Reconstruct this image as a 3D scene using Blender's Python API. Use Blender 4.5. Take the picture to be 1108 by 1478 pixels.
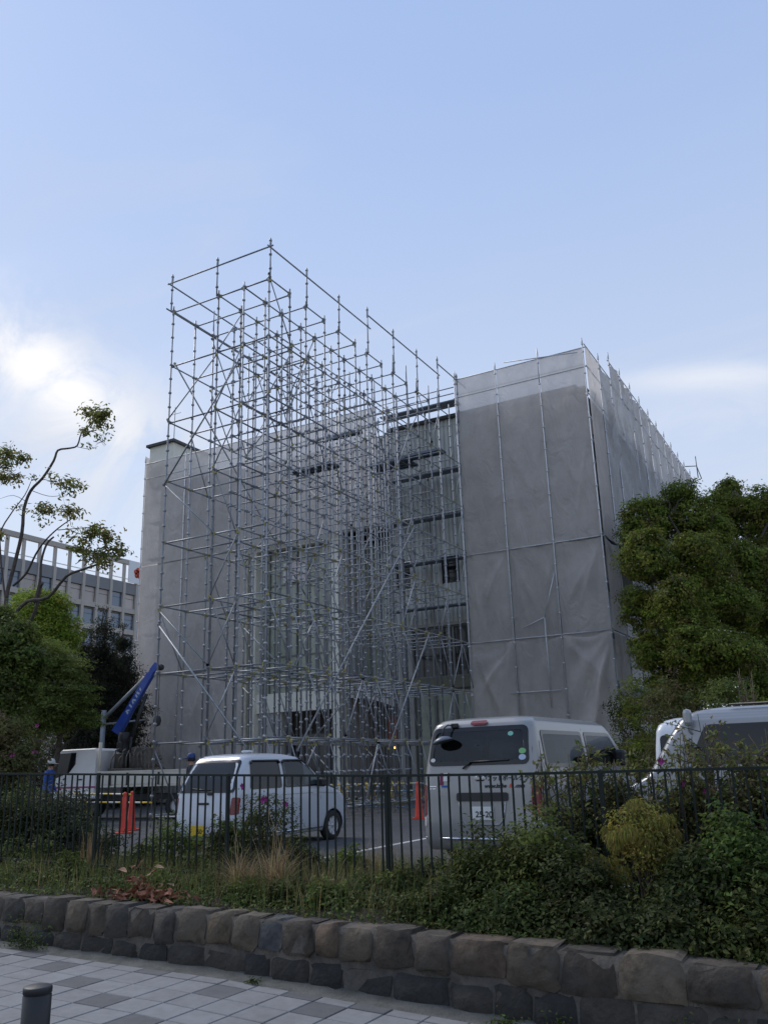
import bpy, bmesh, math, random
import numpy as np
from mathutils import Vector, Matrix
random.seed(7); RNG = np.random.default_rng(7)
scene = bpy.context.scene
COL = scene.collection
for o in list(bpy.data.objects): bpy.data.objects.remove(o)

# ------------------------------------------------------------------ camera
F_PX, TH, RO, YAW = 1249.1, 0.28557, -0.02966, 0.50216
CAM = np.array([13.09, -17.50, 1.60])
fh = np.array([-math.sin(YAW), math.cos(YAW), 0.0]); rt = np.array([math.cos(YAW), math.sin(YAW), 0.0])
zz = np.array([0, 0, 1.0])
fwd = fh*math.cos(TH) + zz*math.sin(TH); up0 = -fh*math.sin(TH) + zz*math.cos(TH)
c_, s_ = math.cos(RO), math.sin(RO)
Rr = c_*rt + s_*up0; Uu = -s_*rt + c_*up0
cd = bpy.data.cameras.new('camera'); cam = bpy.data.objects.new('camera', cd); COL.objects.link(cam)
cam.matrix_world = Matrix([[Rr[i], Uu[i], -fwd[i], CAM[i]] for i in range(3)] + [[0, 0, 0, 1]])
cd.sensor_fit = 'VERTICAL'; cd.sensor_height = 36; cd.lens = F_PX/1478*36
cd.clip_start = 0.1; cd.clip_end = 3000
scene.camera = cam
scene.render.resolution_x, scene.render.resolution_y = 767, 1024

def pray(px, py): return Rr*(px-554)/F_PX - Uu*(py-739)/F_PX + fwd
def at(px, py, Y):                     # a photo pixel at a chosen depth plane Y
    r = pray(px, py); t = (Y-CAM[1])/r[1]; return CAM + r*t
def lobe(px, py, pr, Y):
    p = at(px, py, Y); return (p, pr*float((p-CAM)@fwd)/F_PX)

# ------------------------------------------------------------------ world, sun, exposure
SUN_EL, SUN_ROT = math.radians(45), math.radians(-78)     # low sun to the left, behind the building
w = bpy.data.worlds.new('World'); scene.world = w; w.use_nodes = True
nt = w.node_tree; nt.nodes.clear()
def wn(t, **k):
    n = nt.nodes.new(t)
    for a, b in k.items(): setattr(n, a, b)
    return n
def wl(a, b): nt.links.new(a, b)
def wmath(op, a, b=None, clamp=False):
    n = wn('ShaderNodeMath', operation=op, use_clamp=clamp)
    for i, v in enumerate((a, b)):
        if v is None: continue
        if isinstance(v, (int, float)): n.inputs[i].default_value = v
        else: wl(v, n.inputs[i])
    return n.outputs[0]
out = wn('ShaderNodeOutputWorld'); bg = wn('ShaderNodeBackground'); wl(bg.outputs[0], out.inputs[0])
sky = wn('ShaderNodeTexSky', sky_type='NISHITA', sun_disc=False, sun_elevation=SUN_EL, sun_rotation=SUN_ROT,
         air_density=1.0, dust_density=0.6, ozone_density=2.2)
tc = wn('ShaderNodeTexCoord'); sep = wn('ShaderNodeSeparateXYZ'); wl(tc.outputs['Generated'], sep.inputs[0])
zc = wmath('MAXIMUM', sep.outputs[2], 0.06)
comb = wn('ShaderNodeCombineXYZ')
wl(wmath('DIVIDE', sep.outputs[0], zc), comb.inputs[0]); wl(wmath('DIVIDE', sep.outputs[1], zc), comb.inputs[1])
mp = wn('ShaderNodeMapping'); wl(comb.outputs[0], mp.inputs[0])
mp.inputs['Rotation'].default_value = (0, 0, math.radians(35)); mp.inputs['Scale'].default_value = (0.45, 1.5, 1)
n1 = wn('ShaderNodeTexNoise'); wl(mp.outputs[0], n1.inputs['Vector'])
n1.inputs['Scale'].default_value = 1.1; n1.inputs['Detail'].default_value = 9; n1.inputs['Roughness'].default_value = .58; n1.inputs['Distortion'].default_value = 1.0
mp2 = wn('ShaderNodeMapping'); wl(tc.outputs['Generated'], mp2.inputs[0]); mp2.inputs['Scale'].default_value = (1.0, 1.0, 2.4)
n2 = wn('ShaderNodeTexNoise'); wl(mp2.outputs[0], n2.inputs['Vector'])
n2.inputs['Scale'].default_value = 2.6; n2.inputs['Detail'].default_value = 6; n2.inputs['Roughness'].default_value = .55; n2.inputs['Distortion'].default_value = .6
def wramp(src, lo, hi, a=0., b=1.):
    m = wn('ShaderNodeMapRange', interpolation_type='SMOOTHSTEP'); wl(src, m.inputs[0])
    m.inputs[1].default_value = lo; m.inputs[2].default_value = hi; m.inputs[3].default_value = a; m.inputs[4].default_value = b
    return m.outputs[0]
def wmix(f, a, b):
    n = wn('ShaderNodeMix', data_type='RGBA'); wl(f, n.inputs['Factor'])
    for k, v in (('A', a), ('B', b)):
        s = [i for i in n.inputs if i.name == k and i.type == 'RGBA'][0]
        if isinstance(v, tuple): s.default_value = v
        else: wl(v, s)
    return [x for x in n.outputs if x.type == 'RGBA'][0]
# thin high veil, thicker towards the horizon, with streaks
veil_h = wramp(sep.outputs[2], .02, .8, .92, .85)
veil = wmath('ADD', veil_h, wmath('MULTIPLY', wmath('SUBTRACT', n1.outputs[0], .5), .30), True)
cl = wramp(n1.outputs[0], .52, .80, 0., .38)
SKYGAIN = 1.0
hz = wramp(sep.outputs[2], .10, .80, 0., 1.)
vcol = wmix(hz, (3.1, 3.42, 4.0, 1), (1.78, 2.42, 3.85, 1))
skyc = wmix(veil, sky.outputs[0], vcol)
skyc = wmix(cl, skyc, (3.2, 3.45, 4.0, 1))
mp3 = wn('ShaderNodeMapping'); wl(tc.outputs['Generated'], mp3.inputs[0]); mp3.inputs['Rotation'].default_value = (.3, .75, .4); mp3.inputs['Scale'].default_value = (2.0, 5.0, 3.2)
n3 = wn('ShaderNodeTexNoise'); wl(mp3.outputs[0], n3.inputs['Vector']); n3.inputs['Scale'].default_value = 1.9; n3.inputs['Detail'].default_value = 9; n3.inputs['Roughness'].default_value = .62; n3.inputs['Distortion'].default_value = .9
def streak(pa, pb, wid, col, amt, lo, hi):
    global skyc
    a, b2 = [unit_(pray(*p)) for p in (pa, pb)]; c0 = unit_(a+b2); e1 = unit_(b2-a); e2 = np.cross(c0, e1); L_ = float(np.linalg.norm(b2-a))/2
    def dot_(v):
        n = wn('ShaderNodeVectorMath', operation='DOT_PRODUCT'); wl(tc.outputs['Generated'], n.inputs[0]); n.inputs[1].default_value = tuple(map(float, v)); return n.outputs['Value']
    q = wmath('ADD', wmath('POWER', wmath('ABSOLUTE', wmath('DIVIDE', dot_(e1), L_)), 2.0), wmath('POWER', wmath('ABSOLUTE', wmath('DIVIDE', dot_(e2), wid)), 2.0))
    m = wmath('MULTIPLY', wmath('POWER', 2.718, wmath('MULTIPLY', q, -1.0)), wramp(dot_(c0), 0., .3))
    skyc = wmix(wmath('MULTIPLY', wmath('MULTIPLY', m, wramp(n3.outputs[0], lo, hi, .0, 1.)), amt, True), skyc, col)
unit_ = lambda v: v/np.linalg.norm(v)
streak((-110, 440), (215, 660), .058, (4.5, 4.45, 4.5, 1), .95, .34, .66)
streak((-20, 600), (330, 700), .09, (3.7, 3.8, 4.0, 1), .6, .30, .60)
streak((0, 480), (170, 620), .030, (5.2, 5.1, 5.05, 1), .85, .30, .62)
streak((880, 552), (1200, 535), .016, (3.9, 4.05, 4.4, 1), .75, .35, .6)
streak((1000, 365), (1090, 320), .022, (3.4, 3.7, 4.3, 1), .7, .40, .6)
streak((940, 610), (1250, 590), .03, (3.8, 3.95, 4.3, 1), .5, .35, .6)
wl(skyc, bg.inputs[0]); bg.inputs[1].default_value = 0.13

sd = bpy.data.lights.new('sun', 'SUN'); sun = bpy.data.objects.new('sun', sd); COL.objects.link(sun)
sd.energy = 1.3; sd.angle = math.radians(25); sd.color = (1, .93, .86)
sdir = Vector((math.sin(SUN_ROT)*math.cos(SUN_EL), math.cos(SUN_ROT)*math.cos(SUN_EL), math.sin(SUN_EL)))
sun.rotation_euler = sdir.to_track_quat('Z', 'Y').to_euler()
vs = scene.view_settings
vs.view_transform = 'Standard'; vs.look = 'None'; vs.exposure = 0.75; vs.gamma = 1; vs.use_curve_mapping = False
scene.cycles.transparent_max_bounces = 24
scene.cycles.max_bounces = 6

# ------------------------------------------------------------------ helpers
def mat(name, col, rough=.7, metal=0., spec=.5, var=.0, vscale=3., bump=0., bscale=40., dirt=None, dscale=1.2, rnd=0., alpha=None, emit=None, coat=0.):
    m = bpy.data.materials.new(name); m.use_nodes = True; t = m.node_tree
    b = t.nodes['Principled BSDF']; b.inputs['Roughness'].default_value = rough; b.inputs['Metallic'].default_value = metal
    b.inputs['Specular IOR Level'].default_value = spec
    if coat: b.inputs['Coat Weight'].default_value = coat; b.inputs['Coat Roughness'].default_value = .06
    c = (*col, 1); b.inputs['Base Color'].default_value = c
    tx = t.nodes.new('ShaderNodeTexCoord')
    cur = None
    if rnd:
        oi0 = t.nodes.new('ShaderNodeObjectInfo'); ad = t.nodes.new('ShaderNodeVectorMath'); ad.operation = 'ADD'; t.links.new(tx.outputs['Object'], ad.inputs[0]); t.links.new(oi0.outputs['Location'], ad.inputs[1]); OBJ = ad.outputs[0]
    else: OBJ = tx.outputs['Object']
    def mix(kind, f, a, bb):
        n = t.nodes.new('ShaderNodeMix'); n.data_type = 'RGBA'; n.blend_type = kind
        A = [i for i in n.inputs if i.name == 'A' and i.type == 'RGBA'][0]; B = [i for i in n.inputs if i.name == 'B' and i.type == 'RGBA'][0]
        for s, v in ((n.inputs['Factor'], f), (A, a), (B, bb)):
            if isinstance(v, (tuple, float, int)): s.default_value = v
            else: t.links.new(v, s)
        return [x for x in n.outputs if x.type == 'RGBA'][0]
    if var:
        n = t.nodes.new('ShaderNodeTexNoise'); n.inputs['Scale'].default_value = vscale; n.inputs['Detail'].default_value = 8; n.inputs['Roughness'].default_value = .65
        t.links.new(OBJ, n.inputs['Vector'])
        r = t.nodes.new('ShaderNodeMapRange'); r.inputs[1].default_value = .3; r.inputs[2].default_value = .7; r.inputs[3].default_value = 1-var; r.inputs[4].default_value = 1+var
        t.links.new(n.outputs[0], r.inputs[0])
        g = t.nodes.new('ShaderNodeCombineColor')
        for i in range(3): t.links.new(r.outputs[0], g.inputs[i])
        cur = mix('MULTIPLY', 1.0, c, g.outputs[0])
    if dirt:
        n = t.nodes.new('ShaderNodeTexNoise'); n.inputs['Scale'].default_value = dscale; n.inputs['Detail'].default_value = 7; n.inputs['Roughness'].default_value = .7
        t.links.new(OBJ, n.inputs['Vector'])
        r = t.nodes.new('ShaderNodeMapRange'); r.inputs[1].default_value = .48; r.inputs[2].default_value = .72; r.inputs[3].default_value = 0; r.inputs[4].default_value = dirt[3] if len(dirt) > 3 else .7
        t.links.new(n.outputs[0], r.inputs[0])
        cur = mix('MIX', r.outputs[0], cur if cur is not None else c, (*dirt[:3], 1))
    if rnd:
        oi = t.nodes.new('ShaderNodeObjectInfo')
        r = t.nodes.new('ShaderNodeMapRange'); r.inputs[3].default_value = 1-rnd; r.inputs[4].default_value = 1+rnd
        t.links.new(oi.outputs['Random'], r.inputs[0])
        g = t.nodes.new('ShaderNodeCombineColor')
        for i in range(3): t.links.new(r.outputs[0], g.inputs[i])
        cur = mix('MULTIPLY', 1.0, cur if cur is not None else c, g.outputs[0])
    if cur is not None: t.links.new(cur, b.inputs['Base Color'])
    if bump:
        n = t.nodes.new('ShaderNodeTexNoise'); n.inputs['Scale'].default_value = bscale; n.inputs['Detail'].default_value = 6
        t.links.new(OBJ, n.inputs['Vector'])
        bp = t.nodes.new('ShaderNodeBump'); bp.inputs['Strength'].default_value = bump; bp.inputs['Distance'].default_value = .02
        t.links.new(n.outputs[0], bp.inputs['Height']); t.links.new(bp.outputs[0], b.inputs['Normal'])
    if alpha is not None: b.inputs['Alpha'].default_value = alpha
    if emit:
        b.inputs['Emission Color'].default_value = (*emit[:3], 1); b.inputs['Emission Strength'].default_value = emit[3]
    return m

def empty(name, loc=(0, 0, 0), rz=0.):
    o = bpy.data.objects.new(name, None); COL.objects.link(o); o.location = loc; o.rotation_euler = (0, 0, rz)
    o.empty_display_size = .2
    return o
def tag(o, label=None, cat=None, group=None, kind=None):
    if label: o['label'] = label
    if cat: o['category'] = cat
    if group: o['group'] = group
    if kind: o['kind'] = kind
    return o
def link(name, me, parent=None, mats=None, loc=None, rot=None):
    o = bpy.data.objects.new(name, me); COL.objects.link(o)
    if parent is not None: o.parent = parent
    if loc is not None: o.location = loc
    if rot is not None: o.rotation_euler = rot
    return o

class MB:
    """collects boxes, bars, tubes and grids and links them as one mesh object"""
    def __init__(s): s.v = []; s.f = []; s.mi = []; s.sm = []
    def add(s, vs, fs, mi=0, smooth=False):
        b = len(s.v); s.v += [tuple(map(float, p)) for p in vs]
        for f in fs: s.f.append(tuple(i+b for i in f)); s.mi.append(mi); s.sm.append(smooth)
        return s
    def box(s, a, b, mi=0, bev=0.):
        x0, y0, z0 = a; x1, y1, z1 = b
        if bev <= 0:
            vs = [(x, y, z) for z in (z0, z1) for y in (y0, y1) for x in (x0, x1)]
            return s.add(vs, [(0, 2, 3, 1), (4, 5, 7, 6), (0, 1, 5, 4), (2, 6, 7, 3), (0, 4, 6, 2), (1, 3, 7, 5)], mi)
        bm = bmesh.new(); bmesh.ops.create_cube(bm, size=1)
        for v in bm.verts: v.co = Vector(((x0+x1)/2+v.co.x*(x1-x0), (y0+y1)/2+v.co.y*(y1-y0), (z0+z1)/2+v.co.z*(z1-z0)))
        bmesh.ops.bevel(bm, geom=list(bm.edges), offset=bev, segments=2, affect='EDGES', profile=.5)
        bm.verts.index_update(); s.add([v.co for v in bm.verts], [[v.index for v in f.verts] for f in bm.faces], mi); bm.free(); return s
    def tube(s, pts, r, n=6, mi=0, caps=True, smooth=True):
        pts = [np.array(p, float) for p in pts]; m = len(pts)
        rs = [r]*m if isinstance(r, (int, float)) else list(r)
        vs = []; prev = None
        for i in range(m):
            t = pts[min(i+1, m-1)]-pts[max(i-1, 0)]; t = t/(np.linalg.norm(t)+1e-9)
            if prev is None:
                a = np.array([0, 0, 1.]) if abs(t[2]) < .9 else np.array([1., 0, 0])
                u = np.cross(t, a)
            else: u = prev-t*(prev@t)
            u /= np.linalg.norm(u)+1e-9; prev = u; w_ = np.cross(t, u)
            for k in range(n):
                q = 2*math.pi*k/n; vs.append(pts[i]+rs[i]*(u*math.cos(q)+w_*math.sin(q)))
        fs = []
        for i in range(m-1):
            for k in range(n):
                k2 = (k+1) % n; fs.append((i*n+k, i*n+k2, (i+1)*n+k2, (i+1)*n+k))
        s.add(vs, fs, mi, smooth)
        if caps:
            b = len(s.v)-len(vs)
            s.f.append(tuple(b+k for k in reversed(range(n)))); s.mi.append(mi); s.sm.append(False)
            s.f.append(tuple(b+(m-1)*n+k for k in range(n))); s.mi.append(mi); s.sm.append(False)
        return s
    def lathe(s, prof, n=16, mi=0, org=(0, 0, 0), axis='z', smooth=True, caps=True):
        vs = []
        for r, h in prof:
            for k in range(n):
                q = 2*math.pi*k/n; a, b = r*math.cos(q), r*math.sin(q)
                p = (a, b, h) if axis == 'z' else ((h, a, b) if axis == 'x' else (b, h, a))
                vs.append((p[0]+org[0], p[1]+org[1], p[2]+org[2]))
        fs = []
        for i in range(len(prof)-1):
            for k in range(n): fs.append((i*n+k, i*n+(k+1) % n, (i+1)*n+(k+1) % n, (i+1)*n+k))
        if caps and prof[0][0] > 1e-6: fs.append(tuple(reversed(range(n))))
        if caps and prof[-1][0] > 1e-6: fs.append(tuple((len(prof)-1)*n+k for k in range(n)))
        return s.add(vs, fs, mi, smooth)
    def grid(s, P, mi=0, smooth=True, flip=False):
        P = np.asarray(P, float); a, b = P.shape[:2]
        fs = [(i*b+j, i*b+j+1, (i+1)*b+j+1, (i+1)*b+j) for i in range(a-1) for j in range(b-1)]
        if flip: fs = [f[::-1] for f in fs]
        return s.add(P.reshape(-1, 3), fs, mi, smooth)
    def mesh(s, name, mats):
        me = bpy.data.meshes.new(name); me.from_pydata(s.v, [], s.f)
        for m in (mats if isinstance(mats, (list, tuple)) else [mats]): me.materials.append(m)
        me.polygons.foreach_set('material_index', s.mi); me.polygons.foreach_set('use_smooth', s.sm)
        me.update(); return me
    def build(s, name, mats, parent=None, loc=None, rot=None):
        return link(name, s.mesh(name, mats), parent, None, loc, rot)

def np_mesh(name, V, Fq, mats, col=None, mi=None, smooth=False):
    """fast mesh from numpy; Fq (n,k) faces of equal size"""
    me = bpy.data.meshes.new(name); n, k = Fq.shape
    me.vertices.add(len(V)); me.vertices.foreach_set('co', V.astype(np.float32).ravel())
    me.loops.add(n*k); me.loops.foreach_set('vertex_index', Fq.astype(np.int32).ravel())
    me.polygons.add(n); me.polygons.foreach_set('loop_start', np.arange(0, n*k, k, dtype=np.int32))
    if mi is not None: me.polygons.foreach_set('material_index', mi.astype(np.int32))
    if smooth: me.polygons.foreach_set('use_smooth', np.ones(n, dtype=bool))
    for m in (mats if isinstance(mats, (list, tuple)) else [mats]): me.materials.append(m)
    me.update(calc_edges=True)
    if col is not None:
        a = me.color_attributes.new('Col', 'FLOAT_COLOR', 'POINT')
        c4 = np.ones((len(V), 4), np.float32); c4[:, :3] = col; a.data.foreach_set('color', c4.ravel())
    return me

def unit(a): return a/(np.linalg.norm(a, axis=-1, keepdims=True)+1e-9)

# leaf material: colour per leaf, a little light passes through
def leaf_mat(name, rough=.6, transl=.44):
    m = bpy.data.materials.new(name); m.use_nodes = True; t = m.node_tree; b = t.nodes['Principled BSDF']
    a = t.nodes.new('ShaderNodeAttribute'); a.attribute_name = 'Col'
    b.inputs['Roughness'].default_value = rough; b.inputs['Specular IOR Level'].default_value = .16
    t.links.new(a.outputs['Color'], b.inputs['Base Color'])
    tr = t.nodes.new('ShaderNodeBsdfTranslucent'); t.links.new(a.outputs['Color'], tr.inputs[0])
    mx = t.nodes.new('ShaderNodeMixShader'); mx.inputs[0].default_value = transl
    o = t.nodes['Material Output']; t.links.new(b.outputs[0], mx.inputs[1]); t.links.new(tr.outputs[0], mx.inputs[2]); t.links.new(mx.outputs[0], o.inputs[0])
    return m
M_LEAF = leaf_mat('leaf'); M_LEAF_THIN = leaf_mat('thin_leaf', .6, .55)

def palette_pick(pal, n, jit=.18, idx=None):
    pal = np.array(pal); i = RNG.integers(0, len(pal), n) if idx is None else idx % len(pal)
    return np.clip(pal[i]*(1+RNG.normal(0, jit, (n, 1)))*(1+RNG.normal(0, jit*.35, (n, 3))), .003, .9)

def leaves(cent, nrm, size, aspect, col):
    """diamond leaves folded along the midrib: 6 verts, 2 quads each"""
    n = len(cent); nrm = unit(nrm); a = unit(np.cross(nrm, RNG.normal(size=(n, 3)))); b = np.cross(nrm, a)
    L = (size*(.7+.6*RNG.random(n)))[:, None] if np.ndim(size) == 0 else size[:, None]
    W = L*aspect
    p0 = cent-a*L*.5; p3 = cent+a*L*.5-nrm*L*.12
    l1 = cent-a*L*.12+b*W*.5+nrm*W*.22; l2 = cent-a*L*.12-b*W*.5+nrm*W*.22
    V = np.stack([p0, l1, p3, l2], 1).reshape(-1, 3)
    Fq = np.arange(n*4).reshape(n, 4)
    # two triangles with a fold along the midrib
    T = np.concatenate([Fq[:, [0, 1, 2]], Fq[:, [0, 2, 3]]])
    return V, T, np.repeat(col, 4, 0)

def foliage(name, lobes, n_cl, per, cr, size, pal, parent, aspect=.5, flat=.55, inner=.25, upb=.6, shell=(.72, 1.05), jit=.16, bias_up=.15, lobe_jit=.12, nd=.9, nj=.45, leafm=None):
    """leaf clumps scattered over the shells of a set of lobes (centre, radius or (rx,ry,rz))"""
    C = np.array([l[0] for l in lobes]); Rv = np.array([np.ones(3)*l[1] if np.ndim(l[1]) == 0 else np.array(l[1]) for l in lobes])
    pw = (Rv.prod(1))**(2/3); pw /= pw.sum()
    li = RNG.choice(len(lobes), n_cl, p=pw)
    d = unit(RNG.normal(size=(n_cl, 3))+np.array([0, 0, bias_up]))
    rad = RNG.uniform(*shell, n_cl); inn = RNG.random(n_cl) < inner; rad[inn] = RNG.uniform(.2, .75, inn.sum())
    # bumpy outline
    ph = RNG.uniform(0, 6.28, (len(lobes), 3))
    bump = 1+lobe_jit*(np.sin(4*d[:, 0]+ph[li, 0])+np.sin(5*d[:, 1]+ph[li, 1])+np.sin(4*d[:, 2]+ph[li, 2]))
    cc = C[li]+d*Rv[li]*(rad*bump)[:, None]
    ci = np.repeat(np.arange(n_cl), per); n = len(ci)
    off = RNG.normal(size=(n, 3))*np.array([1, 1, flat])*cr
    pos = cc[ci]+off
    nrm = d[ci]*nd+np.array([0, 0, upb])+RNG.normal(size=(n, 3))*nj
    ccol = palette_pick(pal, n_cl, jit); col = np.clip(ccol[ci]*(1+RNG.normal(0, .16, (n, 1))), .004, .9)
    V, T, Cc = leaves(pos, nrm, size, aspect, col)
    me = np_mesh(name, V, T, leafm or M_LEAF, Cc)
    o = link(name, me, parent); o['kind'] = 'stuff'
    return o

def blades(base, h, lean, w0, col, seg=3, curl=.5):
    """grass blades: tapering curved strips"""
    n = len(base); ang = RNG.uniform(0, 6.28, n); dirn = np.stack([np.cos(ang), np.sin(ang), 0*ang], 1)
    side = np.stack([-np.sin(ang), np.cos(ang), 0*ang], 1); V = []; 
    for k in range(seg+1):
        t = k/seg; p = base+dirn*(lean*h*(t**2))[:, None]*1.0+np.array([0, 0, 1.])*(h*(t-curl*lean*t*t*.5))[:, None]
        ww = w0*(1-t*.92)
        V.append(p+side*ww); V.append(p-side*ww)
    V = np.stack(V, 1); m = V.shape[1]; V = V.reshape(-1, 3); b = (np.arange(n)*m)[:, None]
    F_ = np.concatenate([b+np.array([[2*k, 2*k+1, 2*k+3, 2*k+2]]) for k in range(seg)])
    return V, F_, np.repeat(col, m, 0)

def wob(seed, k=5, f=(.5, 3)):
    r = np.random.default_rng(seed); a = r.uniform(-1, 1, k); fx = r.uniform(*f, k)*r.choice([-1, 1], k); fy = r.uniform(*f, k); p = r.uniform(0, 6.28, k)
    return lambda x, y: sum(a[i]*np.sin(fx[i]*x+fy[i]*y+p[i]) for i in range(k))/k

# ------------------------------------------------------------------ materials
M = {}
M['asphalt'] = mat('asphalt', (.062, .063, .066), .9, var=.25, vscale=1.5, bump=.35, bscale=180, dirt=(.085, .085, .083, .5))
M['paint'] = mat('road_paint', (.5, .5, .48), .8, var=.2, vscale=8, dirt=(.1, .1, .1, .8), dscale=5)
M['terrain'] = mat('terrain', (.07, .07, .06), .95, var=.3, vscale=.4)
M['road'] = mat('road_asphalt', (.05, .05, .052), .9, var=.2, vscale=1.5, bump=.3, bscale=150)
M['soil'] = mat('soil', (.032, .026, .018), .98, var=.4, vscale=6, bump=.8, bscale=30)
M['paver_bed'] = mat('paver_bed', (.07, .07, .068), .95, var=.3, vscale=12, bump=.3)
M['paver'] = mat('paver_light', (.185, .187, .19), .85, var=.13, vscale=9, bump=.25, bscale=120, rnd=.06, dirt=(.12, .118, .11, .65), dscale=1.6)
M['paver_dark'] = mat('paver_dark', (.095, .096, .098), .85, var=.15, vscale=9, bump=.25, bscale=120, rnd=.08, dirt=(.07, .07, .07, .5), dscale=3.5)
M['gutter'] = mat('gutter', (.10, .10, .09), .95, var=.35, vscale=5, bump=.6, bscale=50, dirt=(.035, .04, .025, .8), dscale=3)
M['mortar'] = mat('mortar', (.072, .064, .054), .95, var=.45, vscale=8, bump=.6, bscale=40)
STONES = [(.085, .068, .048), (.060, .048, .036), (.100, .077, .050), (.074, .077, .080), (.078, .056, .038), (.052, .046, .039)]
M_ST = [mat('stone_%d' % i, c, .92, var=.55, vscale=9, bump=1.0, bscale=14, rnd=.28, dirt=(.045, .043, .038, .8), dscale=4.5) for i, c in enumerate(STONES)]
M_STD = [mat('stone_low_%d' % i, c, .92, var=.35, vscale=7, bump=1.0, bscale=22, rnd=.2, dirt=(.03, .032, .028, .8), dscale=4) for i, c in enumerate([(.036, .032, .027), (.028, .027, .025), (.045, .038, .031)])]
M['fence'] = mat('fence_paint', (.009, .016, .013), .6, spec=.3, var=.3, vscale=10, dirt=(.03, .025, .018, .3), dscale=6)
M['galv'] = mat('galvanised', (.30, .32, .345), .5, metal=.3, var=.25, vscale=6, rnd=.18)
M['galv_dark'] = mat('galvanised_dull', (.18, .195, .215), .58, metal=.25, var=.3, vscale=5, rnd=.2)
M['galv_light'] = mat('galvanised_bright', (.55, .56, .57), .5, metal=.3, var=.15, vscale=6)
M['wedge'] = mat('wedge_yellow', (.36, .31, .10), .7)
M['bollard'] = mat('bollard_paint', (.010, .011, .014), .5, var=.2, vscale=15, bump=.05)
M['concrete'] = mat('concrete', (.33, .325, .30), .9, var=.16, vscale=1.2, bump=.2, bscale=25, dirt=(.22, .21, .19, .5), dscale=.6)
M['cream'] = mat('cream_paint', (.74, .72, .62), .75, var=.1, vscale=2, dirt=(.4, .38, .3, .5), dscale=2)
M['dark_metal'] = mat('dark_metal', (.05, .05, .05), .6, var=.2)
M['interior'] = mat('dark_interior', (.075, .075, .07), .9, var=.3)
def add_streaks(m, c2, amt=.75, sx=2.2, sz=.16):
    t = m.node_tree; b = t.nodes['Principled BSDF']; src = b.inputs['Base Color'].links[0].from_socket
    tx = t.nodes.new('ShaderNodeTexCoord'); mp = t.nodes.new('ShaderNodeMapping'); mp.inputs['Scale'].default_value = (sx, sx, sz); t.links.new(tx.outputs['Object'], mp.inputs[0])
    n = t.nodes.new('ShaderNodeTexNoise'); n.inputs['Scale'].default_value = 1.5; n.inputs['Detail'].default_value = 7; n.inputs['Roughness'].default_value = .7; t.links.new(mp.outputs[0], n.inputs['Vector'])
    r = t.nodes.new('ShaderNodeMapRange'); r.inputs[1].default_value = .52; r.inputs[2].default_value = .74; r.inputs[4].default_value = amt; t.links.new(n.outputs[0], r.inputs[0])
    x = t.nodes.new('ShaderNodeMix'); x.data_type = 'RGBA'; t.links.new(r.outputs[0], x.inputs['Factor'])
    A = [i for i in x.inputs if i.name == 'A' and i.type == 'RGBA'][0]; B = [i for i in x.inputs if i.name == 'B' and i.type == 'RGBA'][0]
    t.links.new(src, A); B.default_value = (*c2, 1); t.links.new([q for q in x.outputs if q.type == 'RGBA'][0], b.inputs['Base Color'])
M['rib_wall'] = mat('ribbed_wall', (.50, .52, .49), .8, var=.12, vscale=1.4, dirt=(.30, .32, .29, .6), dscale=.8); add_streaks(M['rib_wall'], (.17, .125, .085))
M['plain_wall'] = mat('plain_wall', (.44, .44, .42), .85, var=.12, vscale=1.0, dirt=(.25, .25, .23, .5), dscale=.7); add_streaks(M['plain_wall'], (.16, .14, .12), .5)
M['glass_green'] = mat('green_glass', (.30, .32, .25), .2, spec=.6, var=.25, vscale=.8)
M['glass_dark'] = mat('dark_glass', (.012, .014, .016), .08, spec=.45)
M['glass_blue'] = mat('blue_glass', (.13, .18, .24), .08, spec=.9)
M['mullion'] = mat('mullion', (.16, .17, .16), .5, metal=.3)
M['frame_dark'] = mat('frame_dark', (.03, .03, .035), .5)
M['slab'] = mat('slab_olive', (.15, .15, .115), .85, var=.2, vscale=2)
M['plank'] = mat('steel_plank', (.16, .18, .21), .55, metal=.5, var=.25, vscale=4)
M['far_wall'] = mat('far_concrete', (.46, .42, .37), .85, var=.1, vscale=.2)
M['far_grey'] = mat('far_grey_panel', (.22, .22, .225), .7, var=.08, vscale=.3)
M['sunset_pane'] = mat('sunset_tinted_pane', (.46, .40, .36), .35, spec=.7, rnd=.2)  # pane colour with a warm sunset reflection painted in
M['bark'] = mat('bark', (.085, .07, .06), .95, var=.35, vscale=8, bump=.8, bscale=25)
M['bark_pale'] = mat('bark_pale', (.15, .13, .115), .9, var=.35, vscale=6, bump=.6, bscale=25)
M['stem'] = mat('stem', (.07, .055, .035), .9, var=.3)
M['white_body'] = mat('white_car_paint', (.46, .49, .53), .28, coat=.6, spec=.5)
M['white_van'] = mat('white_van_paint', (.70, .72, .74), .3, coat=.5)
M['silver_body'] = mat('silver_car_paint', (.275, .274, .268), .32, metal=.3, coat=.4)
M['silver_body2'] = mat('silver_grey_paint', (.28, .29, .30), .34, metal=.3, coat=.6)
M['rubber'] = mat('rubber', (.02, .02, .02), .85)
M['black_plastic'] = mat('black_plastic', (.018, .018, .02), .45)
M['chrome'] = mat('chrome', (.7, .7, .72), .15, metal=1.)
M['rim'] = mat('wheel_rim', (.55, .56, .58), .4, metal=.25)
M['red_lens'] = mat('red_lens', (.16, .008, .010), .25, coat=.3)
M['clear_lens'] = mat('clear_lens', (.5, .5, .5), .15, coat=.5)
M['amber_lens'] = mat('amber_lens', (.5, .2, .02), .2, coat=.5)
M['frit'] = mat('glass_border', (.008, .008, .009), .15)
M['seat'] = mat('seat_cloth', (.05, .05, .055), .9)
M['plate_white'] = mat('plate_white', (.65, .66, .64), .6)
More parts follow.
